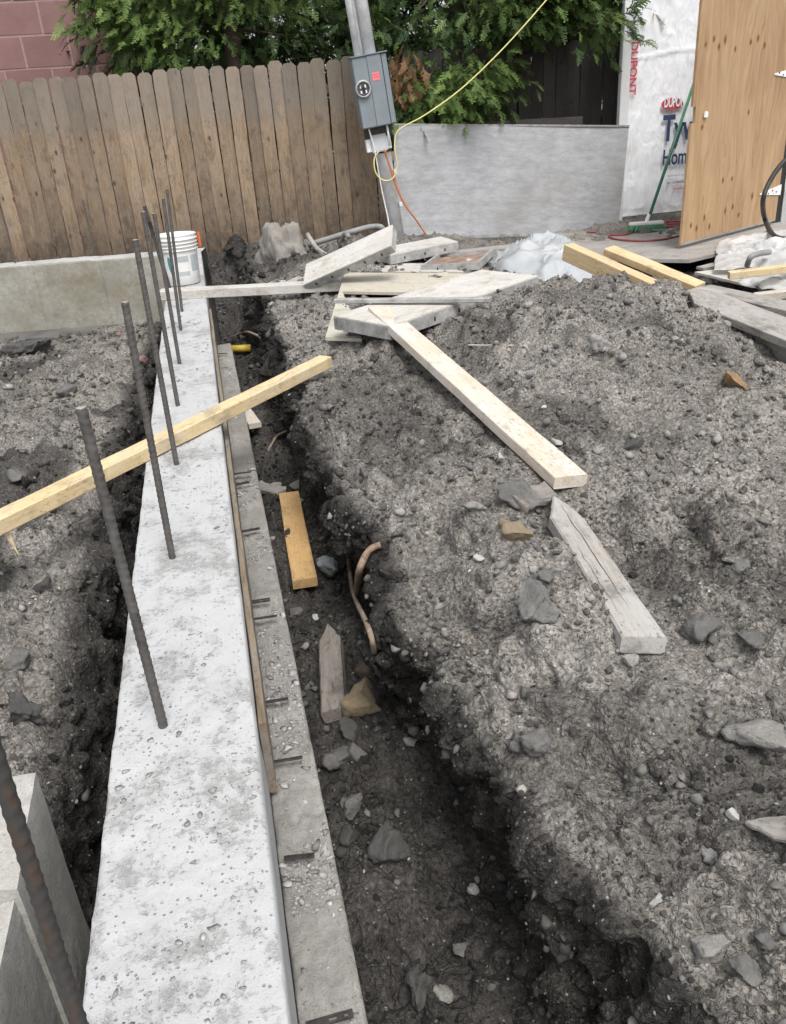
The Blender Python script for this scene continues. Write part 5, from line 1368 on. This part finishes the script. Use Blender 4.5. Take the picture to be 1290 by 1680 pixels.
# ================================================================== FENCES
def fence_line(name, A, B, z0, z1, label, mat, pitch=0.135, seed=1, lean=0.0):
    A, B = Vector(A), Vector(B); d = (B - A); L = d.length; d.normalize(); nrm = Vector((-d.y, d.x, 0))
    root = empty(name, (A.x, A.y, z0)); tag(root, label, 'fence')
    inv = Matrix.Translation((-A.x, -A.y, -z0)); rs = random.Random(seed)
    mes = [board_me('board', 1.0 * (z1 - z0), pitch - 0.0025, 0.018, 0.002, 'dog', 0.004 * (k - 1.5), 0.0012, 14, rs) for k in range(4)]
    for me in mes: me.materials.append(mat)
    n = int(L / pitch)
    for k in range(n):
        o = bpy.data.objects.new('board', mes[rs.randrange(4)]); COL.objects.link(o); o.parent = root; o.matrix_parent_inverse = inv
        p = A + d * (pitch * (k + 0.5) + rs.uniform(-.002, .002)); p.z = z0 + rs.uniform(-.02, .012)
        x = (Vector((0, 0, 1)) + d * (lean + rs.uniform(-.008, .008)) + nrm * rs.uniform(-.006, .006)).normalized(); y = d * rs.choice((1, -1)); y = (y - x * y.dot(x)).normalized(); zz = x.cross(y)
        o.matrix_basis = Matrix.Translation(p - nrm * rs.uniform(0, .004)) @ Matrix((x, y, zz)).transposed().to_4x4()
        o.scale.y = rs.uniform(0.95, 1.03)
    for z in (z0 + 0.25, (z0 + z1) / 2, z1 - 0.25):
        r = link('rail', box_me('rail', L, 0.04, 0.085, 0.003, (L / 2, 0.045, 0)), mat, root)
        r.matrix_parent_inverse = inv; r.matrix_basis = frame(Vector((A.x, A.y, z)), Vector((B.x, B.y, z)))
    for k in range(int(L / 2.4) + 1):
        r = link('post', box_me('post', 0.09, 0.09, z1 - z0 - 0.05, 0.004, (0, 0, (z1 - z0) / 2)), mat, root); r.matrix_parent_inverse = inv
        r.location = A + d * min(L - 0.1, 0.3 + 2.4 * k) + nrm * 0.12 + Vector((0, 0, z0))
fence_line('wooden_fence', (-3.2, 9.25, 0), (1.95, 8.62, 0), -0.22, 1.545, 'tall brown plank fence with clipped board tops behind the cross wall', M['fence'], seed=3)
fence_line('wooden_fence', (2.35, 9.75, 0), (5.4, 9.72, 0), -0.3, 1.62, 'dark old plank fence under the cedar behind the grey sheet', M['fence_dark'], pitch=0.1445, seed=8)

# grey sheet standing between post and building
def grey_sheet():
    A = aty(646, 392, 8.72); B = aty(1013, 380, 8.92); top = aty(646, 206, 8.74)
    L = (B - A).length; H = (top - A).length
    m = frame(A, B); root = empty('grey_sheet', (0, 0, 0)); root.matrix_world = m
    tag(root, 'large grey smeared sheet panel standing between post and building', 'panel')
    nx, nz = 60, 30; X, Z = np.meshgrid(np.linspace(0, L, nx), np.linspace(-0.05, H, nz))
    Y = 0.012 * np.sin(X * 2.1) * np.sin(Z * 2.5 + 1)
    link('sheet', np_mesh('sheet', np.stack([X, Y, Z], -1).reshape(-1, 3), grid_faces(nz, nx)), M['grey_sheet'], root, True)
    link('backing', box_me('backing', L - 0.01, 0.03, H, 0.002, (L / 2, 0.035, H / 2 - 0.03)), M['deck'], root)
    link('cap_strip', box_me('cap_strip', L + 0.005, 0.05, 0.02, 0.003, (L / 2, 0.02, H + 0.008)), M['frame_steel'], root)
    for z in (0.0,): link('bottom_strip', box_me('bottom_strip', L, 0.02, 0.035, 0.003, (L / 2, -0.022, 0.0)), M['frame_steel'], root)
grey_sheet()
board('lumber', aty(790, 200, 9.1), aty(955, 191, 9.1), 0.05, 0.12, M['fence_dark'], 'dark board lying along the top of the grey sheet', 'board', nseg=6)

# ================================================================== BLOCK BUILDING
def block_building():
    root = empty('block_building', (-4.0, 11.2, 0)); tag(root, 'building of dusty red painted concrete blocks behind the fence', 'building')
    inv = Matrix.Translation((4.0, -11.2, 0))
    bw, bh, g = 0.50, 0.325, 0.014
    core = link('mortar_core', box_me('mortar_core', 4.96, 0.2, 4.6, 0.0, (-3.0, 11.2 + 0.076, 2.0)), M['mortar'], root); core.matrix_parent_inverse = inv
    me = box_me('block', bw - g, 0.06, bh - g, 0.006); me.materials.append(M['block'])
    for r in range(14):
        for c in range(11):
            x = -5.4 + bw * c + (bw / 2 if r % 2 else 0)
            if x + bw / 2 > -0.2 and c == 10 or x > -0.6: continue
            o = bpy.data.objects.new('block', me); COL.objects.link(o); o.parent = root; o.matrix_parent_inverse = inv
            o.location = (x, 11.2 + random.uniform(-.002, .002), -0.2 + bh * (r + 0.5))
    link('parapet', box_me('parapet', 5.1, 0.3, 0.12, 0.01, (-3.0, 11.3, 4.42)), M['mortar'], root).matrix_parent_inverse = inv
block_building()

# ================================================================== TREES
def spray_template(rs, n=15):
    """flat cedar spray: quads of (v,3), pointing along +X, lying in XY"""
    V, Fc = [], []
    def seg(a, b, w0, w1):
        d = b - a; nrm = np.array([-d[1], d[0], 0]); nrm = nrm / (np.linalg.norm(nrm) + 1e-9); k = len(V)
        V.extend([a - nrm * w0, a + nrm * w0, b + nrm * w1, b - nrm * w1]); Fc.append((k, k + 1, k + 2, k + 3))
    L = 1.0; pts = [np.array([L * t, 0.08 * math.sin(t * 3 + rs.random()), -0.25 * t * t]) for t in np.linspace(0, 1, 6)]
    for i in (0, 2): seg(pts[i], pts[i + 2], 0.028, 0.022)
    for k in range(n):
        t = 0.12 + 0.86 * k / n; i = min(int(t * 5), 4); b = pts[i] + (pts[i + 1] - pts[i]) * (t * 5 - i)
        s = 1 if k % 2 else -1; ang = s * rs.uniform(0.55, 0.85); ln = 0.40 * (1 - t * 0.70) * rs.uniform(0.75, 1.15)
        d = np.array([math.cos(ang), math.sin(ang), rs.uniform(-0.25, 0.05)])
        e = b + d * ln; seg(b, e, 0.032, 0.012)
        for q in (0.5,):
            bb = b + d * ln * q; a2 = ang + (0.65 if rs.random() < .5 else -0.65)
            d2 = np.array([math.cos(a2), math.sin(a2), rs.uniform(-0.2, 0.1)]); seg(bb, bb + d2 * ln * 0.55, 0.026, 0.010)
    return np.array(V), np.array(Fc)
_rs = random.Random(9)
SPR = [spray_template(_rs) for _ in range(6)]
def foliage(name, C, outward, size, tone, mat, parent, seed):
    """C (n,3) spray roots, outward (n,3) directions"""
    rs = np.random.default_rng(seed); n = len(C); Vs, Fs, S = [], [], []; off = 0
    x = outward / (np.linalg.norm(outward, axis=1, keepdims=True) + 1e-9)
    up = np.array([0, 0, 1.0]) + rs.normal(size=(n, 3)) * 0.55; y = np.cross(up, x); y /= np.linalg.norm(y, axis=1, keepdims=True) + 1e-9; z = np.cross(x, y)
    which = rs.integers(0, len(SPR), n)
    for t in range(len(SPR)):
        i = np.where(which == t)[0]
        if not len(i): continue
        V, Fc = SPR[t]; W_ = (V[None, :, 0:1] * x[i][:, None] + V[None, :, 1:2] * y[i][:, None] + V[None, :, 2:3] * z[i][:, None]) * size[i][:, None, None] + C[i][:, None]
        Vs.append(W_.reshape(-1, 3)); Fs.append((Fc[None] + off + (np.arange(len(i)) * len(V))[:, None, None]).reshape(-1, 4)); off += len(i) * len(V)
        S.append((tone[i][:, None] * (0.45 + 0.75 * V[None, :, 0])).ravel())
    me = np_mesh(name, np.concatenate(Vs), np.concatenate(Fs)); attr(me, 'shade', np.clip(np.concatenate(S), 0, 1))
    o = link(name, me, mat, parent); return o
def tree(label, base, lean, H, r, clusters, seed, per=15, spread=0.17, size=(0.12, 0.24), name='cedar_tree', dead=None):
    base = Vector(base); root = empty(name, base); tag(root, label, 'tree', 'evergreen trees behind the fence'); inv = Matrix.Translation(-base)
    rs = np.random.default_rng(seed)
    top = base + Vector((lean[0], lean[1], H))
    tr = tube('trunk', [base - Vector((0, 0, 0.2)), base.lerp(top, 0.3) + Vector((0.03, 0, 0)), base.lerp(top, 0.6) + Vector((-0.04, 0.02, 0)), top], r, M['bark'], root, taper=0.2, n=12, wob=0.05); tr.matrix_parent_inverse = inv
    C = np.array([c[:3] for c in clusters]); tn = np.array([c[3] for c in clusters])
    # limbs to a share of the clumps
    V, Fc, off = [], [], 0
    for k in rs.permutation(len(C))[:max(10, len(C) // 6)]:
        c = Vector(C[k]); h = min(0.95, max(0.1, (c.z + 0.35 - base.z) / H)); a = base.lerp(top, h)
        me = tube_me('limb', [a, a.lerp(c, 0.5) + Vector((0, 0, 0.08)), c], r * 0.16, n=5, sub=4, taper=0.3)
        vv = [v.co.copy() for v in me.vertices]; V += vv; Fc += [tuple(off + i for i in p.vertices) for p in me.polygons]; off += len(vv); bpy.data.meshes.remove(me)
    lm = link('limbs', mesh('limbs', V, Fc), M['bark'], root); lm.matrix_parent_inverse = inv; lm['kind'] = 'stuff'
    n = len(C) * per; idx = np.repeat(np.arange(len(C)), per)
    off_ = rs.normal(size=(n, 3)) * np.array([spread, spread, spread * 0.62])
    P = C[idx] + off_
    ax = np.array([base.x, base.y, 0]) ; out = P - ax; out[:, 2] = 0; out /= np.linalg.norm(out, axis=1, keepdims=True) + 1e-9
    dirv = out * 0.55 + off_ / spread * 0.38 + np.array([0, -0.32, -0.45]) + rs.normal(size=(n, 3)) * 0.35
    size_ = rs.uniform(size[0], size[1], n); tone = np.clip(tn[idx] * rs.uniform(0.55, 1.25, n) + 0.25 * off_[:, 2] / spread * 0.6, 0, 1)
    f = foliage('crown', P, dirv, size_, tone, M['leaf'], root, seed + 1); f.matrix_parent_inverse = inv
    if dead:
        Cd = np.array(dead); i2 = np.repeat(np.arange(len(Cd)), 9); Pd = Cd[i2] + rs.normal(size=(len(i2), 3)) * 0.06
        dd = np.tile([0, -0.2, -1.0], (len(i2), 1)) + rs.normal(size=(len(i2), 3)) * 0.3
        f = foliage('dead_sprig', Pd, dd, rs.uniform(0.12, 0.22, len(i2)), rs.uniform(0.2, 1, len(i2)), M['leaf_dead'], root, seed + 2); f.matrix_parent_inverse = inv
def clumps(n, xr, yb, ytop, Yr, tone, seed, gap=0.0):
    """clump centres spread over a crown, given where its skirt hangs"""
    rs = random.Random(seed); out = []; xs = [q[0] for q in yb]; bs = [q[1] for q in yb]
    while len(out) < n:
        px = rs.uniform(*xr); b = float(np.interp(px, xs, bs)); py = rs.uniform(ytop, b); Y = rs.uniform(*Yr)
        p = aty(px, py, Y)
        if gap and vnoise(np.array([[p.x * 1.7, p.y, p.z * 1.9]]), seed)[0] < gap - 0.5: continue
        out.append((p.x, p.y, p.z, tone * rs.uniform(0.6, 1.25)))
    return out
skirtB = [(560, 60), (600, 120), (625, 165), (650, 188), (720, 190), (780, 178), (815, 130), (850, 92), (885, 62), (930, 42), (975, 50), (1015, 48), (1050, 20)]
cB = clumps(150, (605, 1000), skirtB, -60, (8.95, 9.35), 0.62, 1, 0.42) + clumps(170, (585, 1020), skirtB, -120, (9.4, 10.6), 0.36, 2)  # rear clumps toned darker: crown shade put into the leaf colour
cB += [(random.uniform(1.6, 5.0), random.uniform(9.3, 11.2), random.uniform(2.4, 5.5), 0.5) for _ in range(35)]
dead = [aty(x, y, 8.95)[:] for x, y in ((655, 95), (668, 110), (640, 130), (662, 135), (680, 120), (650, 150))]
tree('broad green cedar drooping over the grey sheet, right of the post', (3.1, 10.25, -0.3), (0.2, 0.3), 6.0, 0.13, cB, 41, dead=dead)
skirtA = [(130, 5), (150, 45), (180, 85), (230, 100), (300, 95), (340, 80), (380, 20), (430, 15), (470, 0), (600, 0)]
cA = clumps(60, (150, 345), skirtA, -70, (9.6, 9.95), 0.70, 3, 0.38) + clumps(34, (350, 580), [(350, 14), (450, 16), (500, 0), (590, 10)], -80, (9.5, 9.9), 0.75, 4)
cA += clumps(150, (165, 600), [(150, 30), (200, 112), (600, 112)], -80, (10.4, 11.4), 0.22, 5)  # deep clumps darkened to stand in for shade inside the crown
cA += [(random.uniform(-0.8, 2.2), random.uniform(9.6, 11.4), random.uniform(2.5, 5.5), 0.5) for _ in range(30)]
tree('tall green cedar with a reddish trunk above the plank fence', aty(412, 330, 10.0), (0.0, 0.1), 6.5, 0.115, cA, 61)
cC = [(random.uniform(-0.7, 6.5), random.uniform(12.0, 13.2), random.uniform(0.3, 4.0), 0.15) for _ in range(240)]  # backing foliage coloured dark, shaded depth put into its tone
tree('dark evergreen filling the gaps behind the two cedars', (2.2, 12.7, -0.3), (0.1, 0.0), 5.5, 0.14, cC, 81, per=9, spread=0.30, size=(0.5, 0.85))
